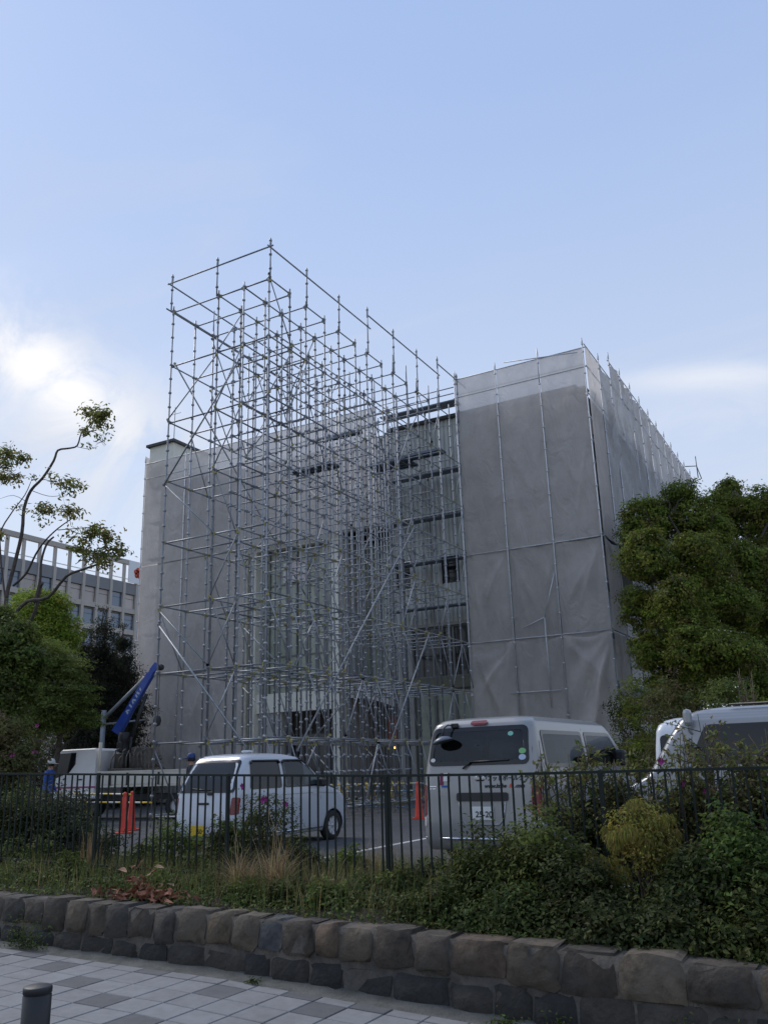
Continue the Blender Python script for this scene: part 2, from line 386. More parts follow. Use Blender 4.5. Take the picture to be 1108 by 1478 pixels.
M['plate_yellow'] = mat('plate_yellow', (.62, .42, .02), .6)
M['ink'] = mat('ink', (.012, .014, .012), .6)
M['ink_red'] = mat('ink_red', (.6, .08, .03), .6)
M['cone'] = mat('cone_red', (.62, .055, .03), .55, var=.15, vscale=8)
M['bar_y'] = mat('bar_yellow', (.68, .48, .04), .6); M['bar_k'] = mat('bar_black', (.03, .03, .03), .6); M['bar_w'] = mat('bar_white', (.6, .6, .58), .6)
M['blue_pipe'] = mat('blue_pipe', (.10, .22, .34), .6)
M['crane_blue'] = mat('crane_blue', (.028, .075, .36), .4, coat=.3, var=.1, vscale=5)
M['crane_dark'] = mat('crane_dark', (.03, .03, .034), .6, var=.3, vscale=6)
M['crane_grey'] = mat('crane_grey', (.10, .092, .08), .7, var=.5, vscale=8)
M['letter_pale'] = mat('letter_pale', (.5, .55, .62), .6)
M['truck_white'] = mat('truck_white', (.78, .79, .80), .4, coat=.3, var=.05, vscale=3)
M['bed_cream'] = mat('truck_bed_cream', (.70, .67, .58), .55, var=.1, vscale=4)
M['magenta_line'] = mat('magenta_stripe', (.4, .06, .2), .5)
M['skin'] = mat('skin', (.38, .22, .15), .6); M['hair'] = mat('hair', (.02, .018, .016), .8)
M['jacket_blue'] = mat('blue_jacket', (.03, .085, .33), .85, var=.15, vscale=10); M['trousers'] = mat('navy_trousers', (.03, .035, .05), .9)
M['cap_white'] = mat('white_cap', (.6, .6, .58), .7); M['cap_blue'] = mat('blue_cap', (.03, .06, .2), .7)
M['petal'] = mat('magenta_petal', (.30, .022, .19), .7); M['litter'] = mat('litter_white', (.6, .62, .62), .6)
M['lamp'] = mat('lamp_glow', (.9, .5, .2), .5, emit=(1, .5, .15, 2.5))
M['red_panel'] = mat('red_orange_panel', (.36, .10, .05), .7, var=.3, vscale=6)
M['notice'] = mat('notice_paper', (.55, .55, .55), .6, var=.2, vscale=5, dirt=(.4, .05, .04, .8), dscale=4)

def glass_tint(name, col, t):
    m = bpy.data.materials.new(name); m.use_nodes = True; tr = m.node_tree; tr.nodes.remove(tr.nodes['Principled BSDF'])
    o = tr.nodes['Material Output']; a = tr.nodes.new('ShaderNodeBsdfTransparent'); a.inputs[0].default_value = (*col, 1)
    g = tr.nodes.new('ShaderNodeBsdfGlossy'); g.inputs['Roughness'].default_value = .03; g.inputs[0].default_value = (.9, .95, 1, 1)
    fr = tr.nodes.new('ShaderNodeFresnel'); fr.inputs[0].default_value = 1.5
    mp_ = tr.nodes.new('ShaderNodeMath'); mp_.operation = 'MULTIPLY_ADD'; mp_.inputs[1].default_value = .5; mp_.inputs[2].default_value = t; tr.links.new(fr.outputs[0], mp_.inputs[0])
    mx = tr.nodes.new('ShaderNodeMixShader'); tr.links.new(mp_.outputs[0], mx.inputs[0]); tr.links.new(a.outputs[0], mx.inputs[1]); tr.links.new(g.outputs[0], mx.inputs[2]); tr.links.new(mx.outputs[0], o.inputs[0])
    return m
M['car_glass'] = glass_tint('car_glass', (.34, .38, .38), .03)
M['privacy_glass'] = glass_tint('privacy_glass', (.22, .235, .24), .02)
M['side_glass'] = glass_tint('side_glass', (.07, .07, .07), .02)

def sheet_mat(name, col, transp, tl_f=.3):
    m = bpy.data.materials.new(name); m.use_nodes = True; t = m.node_tree; b = t.nodes['Principled BSDF']; o = t.nodes['Material Output']
    tx = t.nodes.new('ShaderNodeTexCoord'); n = t.nodes.new('ShaderNodeTexNoise'); n.inputs['Scale'].default_value = .9; n.inputs['Detail'].default_value = 8; n.inputs['Roughness'].default_value = .7; t.links.new(tx.outputs['Object'], n.inputs['Vector'])
    oi = t.nodes.new('ShaderNodeObjectInfo')
    r = t.nodes.new('ShaderNodeMapRange'); r.inputs[1].default_value = .3; r.inputs[2].default_value = .7; r.inputs[3].default_value = .88; r.inputs[4].default_value = 1.12; t.links.new(n.outputs[0], r.inputs[0])
    r2 = t.nodes.new('ShaderNodeMapRange'); r2.inputs[3].default_value = .92; r2.inputs[4].default_value = 1.08; t.links.new(oi.outputs['Random'], r2.inputs[0])
    mu = t.nodes.new('ShaderNodeMath'); mu.operation = 'MULTIPLY'; t.links.new(r.outputs[0], mu.inputs[0]); t.links.new(r2.outputs[0], mu.inputs[1])
    vm = t.nodes.new('ShaderNodeVectorMath'); vm.operation = 'SCALE'; vm.inputs[0].default_value = col; t.links.new(mu.outputs[0], vm.inputs['Scale'])
    b.inputs['Roughness'].default_value = .9; b.inputs['Specular IOR Level'].default_value = .15; t.links.new(vm.outputs[0], b.inputs['Base Color'])
    gm = t.nodes.new('ShaderNodeNewGeometry'); mpc = t.nodes.new('ShaderNodeMapping'); mpc.inputs['Scale'].default_value = (1.1, 1.1, .55); mpc.inputs['Rotation'].default_value = (0, .5, .3); t.links.new(gm.outputs['Position'], mpc.inputs[0])
    nc = t.nodes.new('ShaderNodeTexNoise'); nc.inputs['Scale'].default_value = 1.6; nc.inputs['Detail'].default_value = 5; nc.inputs['Distortion'].default_value = 1.2; t.links.new(mpc.outputs[0], nc.inputs['Vector'])
    sb = t.nodes.new('ShaderNodeMath'); sb.operation = 'SUBTRACT'; sb.inputs[1].default_value = .5; t.links.new(nc.outputs[0], sb.inputs[0])
    ab = t.nodes.new('ShaderNodeMath'); ab.operation = 'ABSOLUTE'; t.links.new(sb.outputs[0], ab.inputs[0])
    bp = t.nodes.new('ShaderNodeBump'); bp.inputs['Strength'].default_value = .5; bp.inputs['Distance'].default_value = .3; t.links.new(ab.outputs[0], bp.inputs['Height']); t.links.new(bp.outputs[0], b.inputs['Normal'])
    tl = t.nodes.new('ShaderNodeBsdfTranslucent'); t.links.new(vm.outputs[0], tl.inputs[0])
    m1 = t.nodes.new('ShaderNodeMixShader'); m1.inputs[0].default_value = tl_f; t.links.new(b.outputs[0], m1.inputs[1]); t.links.new(tl.outputs[0], m1.inputs[2])
    tp = t.nodes.new('ShaderNodeBsdfTransparent'); m2 = t.nodes.new('ShaderNodeMixShader')
    # the weave closes up at a grazing view
    lw = t.nodes.new('ShaderNodeLayerWeight'); lw.inputs[0].default_value = .35
    k = t.nodes.new('ShaderNodeMapRange'); k.inputs[3].default_value = transp; k.inputs[4].default_value = transp*.25; t.links.new(lw.outputs['Facing'], k.inputs[0])
    t.links.new(k.outputs[0], m2.inputs[0]); t.links.new(m1.outputs[0], m2.inputs[1]); t.links.new(tp.outputs[0], m2.inputs[2]); t.links.new(m2.outputs[0], o.inputs[0])
    return m
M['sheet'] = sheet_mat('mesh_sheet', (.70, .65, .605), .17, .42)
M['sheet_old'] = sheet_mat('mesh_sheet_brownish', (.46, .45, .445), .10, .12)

# ------------------------------------------------------------------ THE SETTING
LOT = .27
def g(x): return np.interp(x, [-60, -5, 5, 8, 11, 14, 20, 60], [.05, 0, 0, -.06, -.2, -.36, -.6, -1.2])
def wtop(x): return np.interp(x, [-60, -10, 4.7, 8.3, 10.2, 11.1, 12.1, 20, 60], [.6, .5, .43, .38, .33, .30, .28, .12, -.5])

xs = np.concatenate([[-1500, -400, -120, -60], np.arange(-50, 51, 2), [60, 120, 400, 1500]])
ys = np.array([-1500, -400, -120, -60, -40, -25, -18, -14, -11.2, -10.75, -10.55, -8, -4, 0, 20, 40, 80, 160, 400, 1500])
P = np.array([[(x, y, (LOT-.08) if y > -10.6 else float(g(np.clip(x, -60, 60)))-.09) for x in xs] for y in ys])
tag(MB().grid(P).build('ground', M['terrain']), kind='structure')

b = MB(); xr = np.linspace(-50, 60, 56)
b.grid(np.array([[(x, y, LOT) for x in xr] for y in np.linspace(-8.0, 42, 26)]))
lot = tag(b.build('parking_lot', M['asphalt']), kind='structure')
b = MB()
for x0 in (-6.2, 5.2):
    b.box((x0, -6.4, LOT-.01), (x0+.12, -1.4, LOT+.004))
b.build('painted_line', M['paint'], lot)

# sidewalk: sloping bed with individually laid pavers where the camera sees them
side = empty('sidewalk'); tag(side, kind='structure')
xr = np.linspace(-50, 60, 111)
MB().grid(np.array([[(x, y, float(g(x))-.025) for x in xr] for y in np.linspace(-18, -10.9, 8)])).build('paver_bed', M['paver_bed'], side)
P_ = .31
def paver_mesh(name, m):
    e = .004; h = P_/2-e
    b_ = MB(); k = .006
    b_.add([(-h, -h, -.05), (h, -h, -.05), (h, h, -.05), (-h, h, -.05), (-h, -h, -k), (h, -h, -k), (h, h, -k), (-h, h, -k),
            (-h+k, -h+k, 0), (h-k, -h+k, 0), (h-k, h-k, 0), (-h+k, h-k, 0)],
           [(0, 1, 5, 4), (1, 2, 6, 5), (2, 3, 7, 6), (3, 0, 4, 7), (4, 5, 9, 8), (5, 6, 10, 9), (6, 7, 11, 10), (7, 4, 8, 11), (8, 9, 10, 11)])
    return b_.mesh(name, m)
pm, pd = paver_mesh('paver', M['paver']), paver_mesh('paver_dark', M['paver_dark'])
darks = [(6.33, -11.5), (6.96, -11.82), (7.57, -12.17), (8.17, -12.49), (8.07, -11.41), (9.06, -11.44), (9.31, -12.03), (9.8, -11.76), (10.6, -12.4), (11.0, -11.5), (5.4, -11.42), (4.6, -11.8)]
dk = set((round((x-6.33)/P_), round((y+11.5)/P_)) for x, y in darks)
cells = []
for j in range(-9, 1):
    for i in range(-14, 18):
        x, y = 6.33+i*P_, -11.5+j*P_
        cells.append(((x-CAM[0])**2+(y-CAM[1])**2, i, j, x, y))
vis = []
for d2, i, j, x, y in cells:                       # keep the pavers that fall in the picture (with a margin)
    q = np.array([x, y, float(g(x))])-CAM; dz = q@fwd
    if dz < .5: continue
    px, py = 554+F_PX*(q@Rr)/dz, 739-F_PX*(q@Uu)/dz
    if -260 < px < 1300 and py < 1700: vis.append((d2, i, j, x, y))
vis = sorted(vis)[:300]
for d2, i, j, x, y in vis:
    z = float(g(x)); sl = math.atan2(float(g(x+.1)-g(x-.1)), .2)
    o = link('paver', pd if (i, j) in dk else pm, side, None, (x, y, z+random.uniform(-.0015, .0015)), (random.uniform(-.004, .004), -sl+random.uniform(-.004, .004), random.uniform(-.006, .006)))
ph = paver_mesh('paver_cut', M['paver']); phd = paver_mesh('paver_cut_dark', M['paver_dark'])
for i in range(-14, 18):
    x = 6.33+i*P_; z = float(g(x)); sl = math.atan2(float(g(x+.1)-g(x-.1)), .2)
    o = link('paver', phd if i in (-2, 3, 8, 10) else ph, side, None, (x, -11.27, z+random.uniform(-.002, .0015)), (0, -sl, 0)); o.scale = (1, .46, 1)
# gutter strip of dirt and broken mortar along the wall foot
wv = wob(3, 6, (2, 9))
MB().grid(np.array([[(x, y, float(g(x))-.012+.03*t_+.008*float(wv(x, y*3))) for x in np.linspace(-20, 20, 161)] for t_, y in zip(np.linspace(0, 1, 5), np.linspace(-11.205, -10.97, 5))])).build('gutter', M['gutter'], side)
tag(MB().grid(np.array([[(x, y, float(g(x))-.03-.1) for x in xr] for y in (-40, -18.01)])).build('road', M['road']), kind='structure')
MB().box((-50, -18.15, -1.5), (60, -18.0, -1.4)).build('kerb', M['paver_bed'], side)

# planter soil between wall and fence, falling to the lot behind the fence
ws = wob(5, 7, (1, 5)); xr2 = np.linspace(-20, 20, 121)
P = np.array([[(x, y, float(np.interp(y, [-10.75, -10.3, -9.3, -8.6, -7.6, -7.4], [wtop(x)-.05, wtop(x), .36, .33, .30, .24]))+.035*float(ws(x, y))*(1 if -10.6 < y < -7.7 else .2)) for x in xr2] for y in np.linspace(-10.75, -7.4, 26)])
soil = tag(MB().grid(P).build('planter_soil', M['soil']), kind='structure')
def soilz(x, y): return float(np.interp(y, [-10.75, -10.3, -9.3, -8.6, -7.6, -7.4], [wtop(x)-.05, wtop(x), .36, .33, .30, .24]))

# ------------------------------------------------------------------ stone retaining wall
wall = empty('stone_wall', (0, 0, 0)); tag(wall, 'low rough stone retaining wall holding up the overgrown planting bed', 'wall')
xr3 = np.linspace(-20, 20, 101)
P = []
for x in xr3:
    zt, zb = float(wtop(x))-.03, float(g(x))-.2
    P.append([(x, -10.990, zb), (x, -10.927, zt+.012), (x, -10.66, zt+.016), (x, -10.62, zb)])
MB().grid(np.array(P), flip=True).build('mortar_core', M['mortar'], wall)
def stone(x0, x1, z0, z1, yf, yb, mt, rough=.02, tilt=0., seed=0):
    r = np.random.default_rng(seed); nx, nz = 5, 4
    fx = np.array([0, .12, .5, .88, 1]); fz = np.array([0, .18, .82, 1])
    ins = .014; V = np.zeros((nz, nx, 3))
    for a in range(nz):
        for c in range(nx):
            u, v = fx[c], fz[a]; e = min(u, 1-u, v, 1-v); bul = (1-(2*u-1)**8)*(1-(2*v-1)**8)
            V[a, c] = (x0+(x1-x0)*u+r.normal(0, .011), yf(v)+.016-.024*bul+r.normal(0, rough)*(.3+.7*bul), z0+(z1-z0)*v+r.normal(0, .010))
    cr = .009                                           # knocked corners
    for (a, c, sx, sz) in ((0, 0, 1, 1), (0, nx-1, -1, 1), (nz-1, 0, 1, -1), (nz-1, nx-1, -1, -1)):
        V[a, c, 0] += sx*cr; V[a, c, 2] += sz*cr; V[a, c, 1] += .01
    bb = MB(); bb.grid(V, smooth=True)
    top = np.stack([V[-1], V[-1]*0], 0); top[1] = V[-1]; top[1, :, 1] = yb; top[1, :, 2] = z1-.004+r.normal(0, .006, nx)
    bb.grid(top, smooth=False)
    for c, fl in ((0, True), (nx-1, False)):
        sd_ = np.stack([V[:, c], V[:, c].copy()], 0); sd_[1, :, 1] = yb; bb.grid(sd_, smooth=False, flip=fl)
    bot = np.stack([V[0], V[0].copy()], 0); bot[1, :, 1] = yb; bb.grid(bot, smooth=False, flip=True)
    return bb.build('stone', mt, wall)
x = 0.0; k = 0
pref = {0: 1, 1: 5}
while x < 15:
    wd = random.uniform(.23, .37) if x < 9 else random.uniform(.30, .48)
    xm = x+wd/2; zt = float(wtop(xm)); zb = zt-random.uniform(.24, .29) if x > 5 else zt-random.uniform(.2, .26)
    yf = lambda v: -10.972+.045*v-.008
    i = 3 if x <= 8.4 < x+wd else (random.choice([1, 5, 1, 4]) if x < 5.5 else random.choice([0, 1, 2, 4, 0, 5]))
    stone(x+.006, x+wd-.006, zb, zt+random.uniform(-.012, .014), yf, -10.68, M_ST[i], .021 if x > 6 else .014, seed=k)
    x += wd; k += 1
x = -.1
while x < 15:
    wd = random.uniform(.26, .5)
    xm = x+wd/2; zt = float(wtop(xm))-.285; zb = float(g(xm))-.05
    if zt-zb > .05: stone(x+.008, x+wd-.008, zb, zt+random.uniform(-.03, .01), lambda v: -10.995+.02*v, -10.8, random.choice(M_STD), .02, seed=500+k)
    x += wd; k += 1

# ------------------------------------------------------------------ iron fence
fence = empty('iron_fence', (0, -9.5, 0)); tag(fence, 'dark green painted iron railing with thin upright bars behind the stone wall', 'fence')
def ftop(x): return float(np.interp(x, [-20, 2.75, 6.74, 8.63, 9.99, 12.2, 20], [1.95, 1.655, 1.555, 1.512, 1.50, 1.505, 1.50]))
bars_mesh = MB().box((-.0078, -.0078, 0), (.0078, .0078, 1)).mesh('baluster', M['fence'])
fx = np.arange(-3.0, 16, .25)
def strip(z0, z1, hw):
    b_ = MB()
    for i in range(len(fx)-1):
        a, c = fx[i], fx[i+1]; za, zb = ftop(a), ftop(c)
        b_.add([(a, -hw, za+z0), (c, -hw, zb+z0), (c, hw, zb+z0), (a, hw, za+z0), (a, -hw, za+z1), (c, -hw, zb+z1), (c, hw, zb+z1), (a, hw, za+z1)],
               [(3, 2, 1, 0), (4, 5, 6, 7), (0, 1, 5, 4), (2, 3, 7, 6)])
    return b_
strip(-.018, .006, .02).build('top_rail', M['fence'], fence)
strip(-1.06, -1.035, .016).build('bottom_rail', M['fence'], fence)
posts = [8.63-2.02*i for i in range(-3, 6)]
posts[2] = 10.82
for xp in posts:
    MB().box((-.019, -.019, .0), (.019, .019, ftop(xp)-.3+.012), 0, .004).build('post', M['fence'], fence, (xp, 0, .3))
i = 0; x = -2.5
while x < 15.5:
    if min(abs(x-p) for p in posts) > .045:
        h = 1.12
        o = link('baluster', bars_mesh, fence, None, (x+random.uniform(-.003, .003), 0, ftop(x)-.019-h), (random.uniform(-.006, .006), random.uniform(-.006, .006), 0)); o.scale = (1, 1, h)
    x += .1085

# ------------------------------------------------------------------ bollard on the pavement
bo = empty('bollard', (9.14, -14.1, float(g(9.14)))); tag(bo, 'black round metal bollard on the grey paved sidewalk', 'bollard')
MB().lathe([(.070, -.02), (.070, .652), (.067, .654), (.067, .659), (.070, .661)], 28).build('post', M['bollard'], bo)
MB().lathe([(.070, .6615), (.0712, .664), (.0712, .684), (.069, .690), (.062, .694), (0, .697)], 28).build('cap', M['bollard'], bo)

# ------------------------------------------------------------------ the building under renovation
bld = empty('office_building', (-6, 13.8, LOT)); tag(bld, 'concrete building under renovation, wrapped in grey mesh sheets behind the scaffolding', 'building')
BX, BY, BZ = -6, 13.8, LOT
class BB(MB):                      # parts of the building given in world coordinates
    def build(s, name, mats, parent=None, **k):
        o = MB.build(s, name, mats, parent)
        if parent is bld: o.location = (-BX, -BY, -BZ)
        return o
ROOF = 15.75
# side and back walls, roof
BB().box((4.30, 13.8, LOT), (4.55, 34, ROOF-.02)).build('side_wall', M['plain_wall'], bld)
BB().box((-17.0, 33.75, LOT), (4.30, 34, ROOF-.02)).build('back_wall', M['plain_wall'], bld)
BB().box((-14.6, 14.1, ROOF-.4), (4.28, 33.7, ROOF-.1)).build('roof', M['concrete'], bld)
BB().box((-3.75, 13.62, ROOF-.10), (4.75, 14.05, ROOF+.03)).build('parapet_cap', M['dark_metal'], bld)
# ribbed wall right of the entrance recess (openings for two small windows and a glazed band)
def ribbed(x0, x1, z0, z1, name='ribbed_panel', pitch=.2):
    n = max(1, round((x1-x0)/pitch)); p = (x1-x0)/n; xs_, ys_ = [], []
    for i in range(n):
        for u, d in ((0, 0), (.5, 0), (.62, .05), (.88, .05)): xs_.append(x0+p*(i+u)); ys_.append(13.8+d)
    xs_.append(x1); ys_.append(13.8)
    P = np.array([[(a, c, z) for a, c in zip(xs_, ys_)] for z in (z0, z1)])
    BB().grid(P, smooth=False).build(name, M['rib_wall'], bld)
lv = [7.05, 8.62, 9.75, 11.55, 13.5, ROOF-.1]
win = [(-3.6, -2.95), (-1.5, -.72)]
ribbed(-3.6, 4.3, 7.05, 8.62); ribbed(-3.6, 4.3, 9.75, 11.52); ribbed(-3.6, 4.3, 11.56, 13.5); ribbed(-3.6, 4.3, 13.54, ROOF-.1)
ribbed(-2.95, -1.5, 8.62, 9.75); ribbed(-.72, 4.3, 8.62, 9.75)
for z in (11.54, 13.52): BB().box((-3.6, 13.815, z-.02), (4.3, 13.86, z+.02)).build('panel_joint', M['dark_metal'], bld)
for x0, x1 in win:
    f = BB().box((x0, 13.86, 8.62), (x0+.06, 14.0, 9.75)).box((x1-.06, 13.86, 8.62), (x1, 14.0, 9.75)).box((x0+.06, 13.86, 9.69), (x1-.06, 14.0, 9.75)).box((x0+.06, 13.86, 8.62), (x1-.06, 14.0, 8.68)).build('window', M['frame_dark'], bld)
    MB().box((x0+.06, 13.95, 8.68), (x1-.06, 13.97, 9.69)).build('pane', M['glass_dark'], f)
# glazed band and ground floor to the right
BB().box((-3.6, 13.78, 6.92), (4.3, 14.1, 7.05)).build('lintel', M['concrete'], bld)
BB().box((-3.6, 13.76, 4.45), (4.3, 14.15, 4.9)).build('slab_edge', M['slab'], bld)
xw = np.linspace(-3.0, 4.2, 9)
for z0, z1, kind in ((4.9, 6.92, 'upper_window'), (LOT+.3, 4.45, 'ground_window')):
    for a, c in zip(xw[:-1], xw[1:]):
        f = BB().box((a, 13.9, z0), (a+.05, 14.02, z1)).box((c-.05, 13.9, z0), (c, 14.02, z1)).box((a+.05, 13.9, z1-.06), (c-.05, 14.02, z1)).box((a+.05, 13.9, z0), (c-.05, 14.02, z0+.06)).build('window', M['mullion'], bld)
        MB().box((a+.05, 13.96, z0+.06), (c-.05, 13.98, z1-.06)).build('pane', M['glass_dark'] if z0 > 3 else M['glass_green'], f)
    BB().box((-3.6, 13.8, z0), (-3.0, 14.05, z1)).build('pier', M['concrete'], bld)
BB().box((-3.6, 13.74, LOT), (4.3, 14.1, LOT+.3)).build('plinth', M['concrete'], bld)
# dark recess with tall glazing between entrance and ribbed wall
BB().box((-3.72, 13.8, LOT), (-3.6, 17, ROOF-.12)).build('recess_wall', M['plain_wall'], bld)
BB().box((-6.1, 17.0, LOT), (-3.72, 17.2, 11.3)).build('recess_back', M['plain_wall'], bld)
BB().box((-6.2, 13.97, LOT), (-6.1, 17.0, 11.4)).build('recess_side', M['plain_wall'], bld)
xr_ = np.linspace(-6.1, -3.72, 6)
for r_, (z0, z1) in enumerate(((4.9, 6.95), (7.0, 9.1), (9.15, 11.2))):
    for a, c in zip(xr_[:-1], xr_[1:]):
        f = BB().box((a, 15.2, z0), (a+.05, 15.3, z1)).box((c-.05, 15.2, z0), (c, 15.3, z1)).box((a+.05, 15.2, z1-.06), (c-.05, 15.3, z1)).build('window', M['mullion'], bld)
        MB().box((a+.05, 15.24, z0), (c-.05, 15.26, z1-.06)).build('pane', M['glass_green'], f)
# curved canopy over the recess door
cv = MB(); arc = [(-6.0+2.2*t, 4.35-.5*t*t) for t in np.linspace(0, 1, 12)]
pr = [(x_, z_) for x_, z_ in arc]; vs_ = [(x_, y_, z_) for y_ in (13.7, 15.1) for x_, z_ in pr+[(pr[-1][0], 4.85), (pr[0][0], 4.85)]]; n_ = len(pr)+2
BB().add(vs_, [tuple(range(n_)), tuple(reversed(range(n_, 2*n_)))]+[(i, i+n_, (i+1) % n_+n_, (i+1) % n_) for i in range(n_)]).build('canopy', M['plain_wall'], bld)
BB().box((-5.2, 15.6, 2.5), (-4.7, 15.7, 3.6)).build('red_panel', M['red_panel'], bld)
BB().tube([(-5.9, 14.3, 1.45), (-3.8, 14.3, 1.45)], .03).tube([(-5.9, 14.3, .9), (-3.8, 14.3, .9)], .02).build('handrail', M['galv'], bld)
BB().lathe([(0, -.07), (.07, -.03), (.07, .03), (0, .07)], 8, 0, (-4.75, 15.3, 2.35)).build('lamp', M['lamp'], bld)
# entrance portal
for x0, x1 in ((-11.35, -11.08), (-10.95, -10.6), (-6.62, -6.2)):
    BB().box((x0, 13.4, LOT), (x1, 13.95, 11.15), 0, .015).build('column', M['cream'], bld)
BB().box((-11.35, 13.45, 11.15), (-6.2, 13.9, 11.5)).build('header', M['cream'], bld)
BB().box((-10.6, 13.55, 3.95), (-6.62, 13.95, 4.75)).build('lintel', M['cream'], bld)
BB().box((-10.6, 13.7, LOT), (-9.35, 13.95, 3.95)).build('wall_panel', M['plain_wall'], bld)
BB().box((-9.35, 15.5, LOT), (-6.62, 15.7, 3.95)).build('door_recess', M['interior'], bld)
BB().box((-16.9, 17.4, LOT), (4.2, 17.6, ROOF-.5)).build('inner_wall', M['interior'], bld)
for i in range(4):
    a = -9.3+i*.67
    d_ = BB().box((a, 14.4, LOT), (a+.05, 14.48, 3.9)).box((a+.6, 14.4, LOT), (a+.65, 14.48, 3.9)).box((a+.05, 14.4, 3.0), (a+.6, 14.48, 3.06)).build('door', M['frame_dark'], bld)
    MB().box((a+.05, 14.43, LOT+.05), (a+.6, 14.45, 3.0)).build('pane', M['glass_dark'], d_)
xg = np.linspace(-10.6, -6.62, 9); zg = np.linspace(4.75, 11.15, 5)
for a, c in zip(xg[:-1], xg[1:]):
    for z0, z1 in zip(zg[:-1], zg[1:]):
        BB().box((a+.03, 13.84, z0+.03), (c-.03, 13.86, z1-.03)).build('pane', M['glass_green'], bld)
for a in xg[1:-1]: BB().box((a-.03, 13.76, 4.75), (a+.03, 13.9, 11.15)).build('mullion', M['mullion'], bld)
for z in zg[1:-1]: BB().box((-10.6, 13.79, z-.03), (-6.62, 13.88, z+.03)).build('transom', M['mullion'], bld)
BB().box((-9.3, 13.70, 9.6), (-8.0, 13.75, 10.5)).build('notice_sheet', M['notice'], bld)
# plain facade left and above
BB().box((-17.0, 13.8, LOT), (-11.35, 14.05, ROOF-.2)).build('front_wall', M['plain_wall'], bld)
BB().box((-11.35, 13.8, 11.5), (-3.72, 14.05, ROOF-.2)).build('upper_wall', M['plain_wall'], bld)
# stair tower with its dark cap
BB().box((-17.05, 12.95, 15.5), (-15.5, 15.6, 17.45)).build('stair_tower', M['cream'], bld)
BB().box((-17.2, 12.8, 17.45), (-15.35, 15.75, 17.58)).build('tower_cap', M['dark_metal'], bld)
BB().tube([(-15.9, 13.4, 17.58), (-15.9, 13.4, 19.6)], .02).tube([(-16.3, 13.4, 19.2), (-15.5, 13.4, 19.2)], .012).tube([(-16.2, 13.4, 18.8), (-15.6, 13.4, 18.8)], .012).build('aerial', M['galv'], bld)

# ------------------------------------------------------------------ big projecting scaffold
def pole_mesh(name, h, mt, r=.0255, step=.45, z0=.15):
    b_ = MB().tube([(0, 0, 0), (0, 0, h)], r, 6)
    z = z0
    while z < h-.05:
        b_.lathe([(.028, z-.035), (.047, z-.022), (.047, z+.022), (.028, z+.035)], 6, 0); z += step
    b_.lathe([(.03, h-.30), (.036, h-.28), (.036, h-.12), (.03, h-.10)], 6)
    return b_.mesh(name, mt)
def ledger_mesh(L_, mt, r=.0225, wd='wedge'):
    b_ = MB().tube([(.03, 0, 0), (L_-.03, 0, 0)], r, 6, 0)
    for x_ in (.03, L_-.09): b_.box((x_, -.018, -.035), (x_+.05, .018, .04), 1)
    return b_.mesh('ledger', [mt, M[wd]])
class Led:
    """collects ledger placements; the nearest 300 become parts, the rest one joined part"""
    def __init__(s, root, keep): s.root, s.keep, s.L, s.meshes = root, keep, [], {}
    def add(s, a, b_): s.L.append((np.array(a, float), np.array(b_, float)))
    def flush(s):
        s.L.sort(key=lambda p: np.linalg.norm((p[0]+p[1])/2-CAM)); org = np.array(s.root.location)
        rest = MB()
        for i, (a, b_) in enumerate(s.L):
            d = b_-a; L_ = float(np.linalg.norm(d))
            if i < s.keep:
                k = round(L_, 2)
                if k not in s.meshes: s.meshes[k] = [ledger_mesh(L_, M[m_], wd=w_) for m_ in ('galv', 'galv_dark') for w_ in ('galv_dark', 'wedge')]
                q = Vector(d).to_track_quat('X', 'Z').to_euler()
                link('ledger', s.meshes[k][2*(random.random() < .4)+(random.random() < (.75 if a[2] < 8 else .3))], s.root, None, tuple(a-org), q)
            else:
                e = d/L_
                rest.tube([a+e*.03-org, b_-e*.03-org], .0225, 5, 0, caps=False); wm = 1 if random.random() < (.75 if a[2] < 8 else .3) else 2
                for t in (.06, L_-.06): p = a+e*t-org; rest.box(p-np.array([.025, .018, .035]), p+np.array([.025, .018, .04]), wm)
        if rest.v:
            o = rest.build('ledgers', [M['galv'], M['wedge'], M['galv_dark']], s.root); o['kind'] = 'stuff'
        print('ledgers', len(s.L))
sc = empty('steel_scaffold', (0, 0, LOT)); tag(sc, 'tall open galvanised steel scaffold without sheets standing in front of the entrance', 'scaffold')
PU = 1.826; US = [];
for i in range(8): US += [PU*i] + ([PU*i+1.02] if i < 7 else [])
VS = [0, .9, 1.8, 2.7, 3.55]
Zk = lambda k: 2.33+1.8*k
TOPZ = Zk(7)+.03
pmesh = [pole_mesh('standard_pole', TOPZ-LOT, M['galv']), pole_mesh('standard_pole_dull', TOPZ-LOT, M['galv_dark'])]
jack = MB().box((-.07, -.07, 0), (.07, .07, .012)).tube([(0, 0, .012), (0, 0, .16)], .018, 6).box((-.05, -.012, .12), (.05, .012, .15)).mesh('jack_base', M['galv_dark'])
for iu, u in enumerate(US):
    for v in VS:
        if v == .9 and iu % 2 and iu > 9: continue
        if v == 2.7 and iu < 2: continue
        px_, py_ = -v+random.uniform(-.012, .012), u+random.uniform(-.012, .012)
        p_ = link('standard_pole', pmesh[random.random() < .35], sc, None, (px_, py_, .16), (random.uniform(-.0012, .0012), random.uniform(-.0012, .0012), random.uniform(0, 6)))
        link('jack_base', jack, p_, None, (0, 0, -.16))
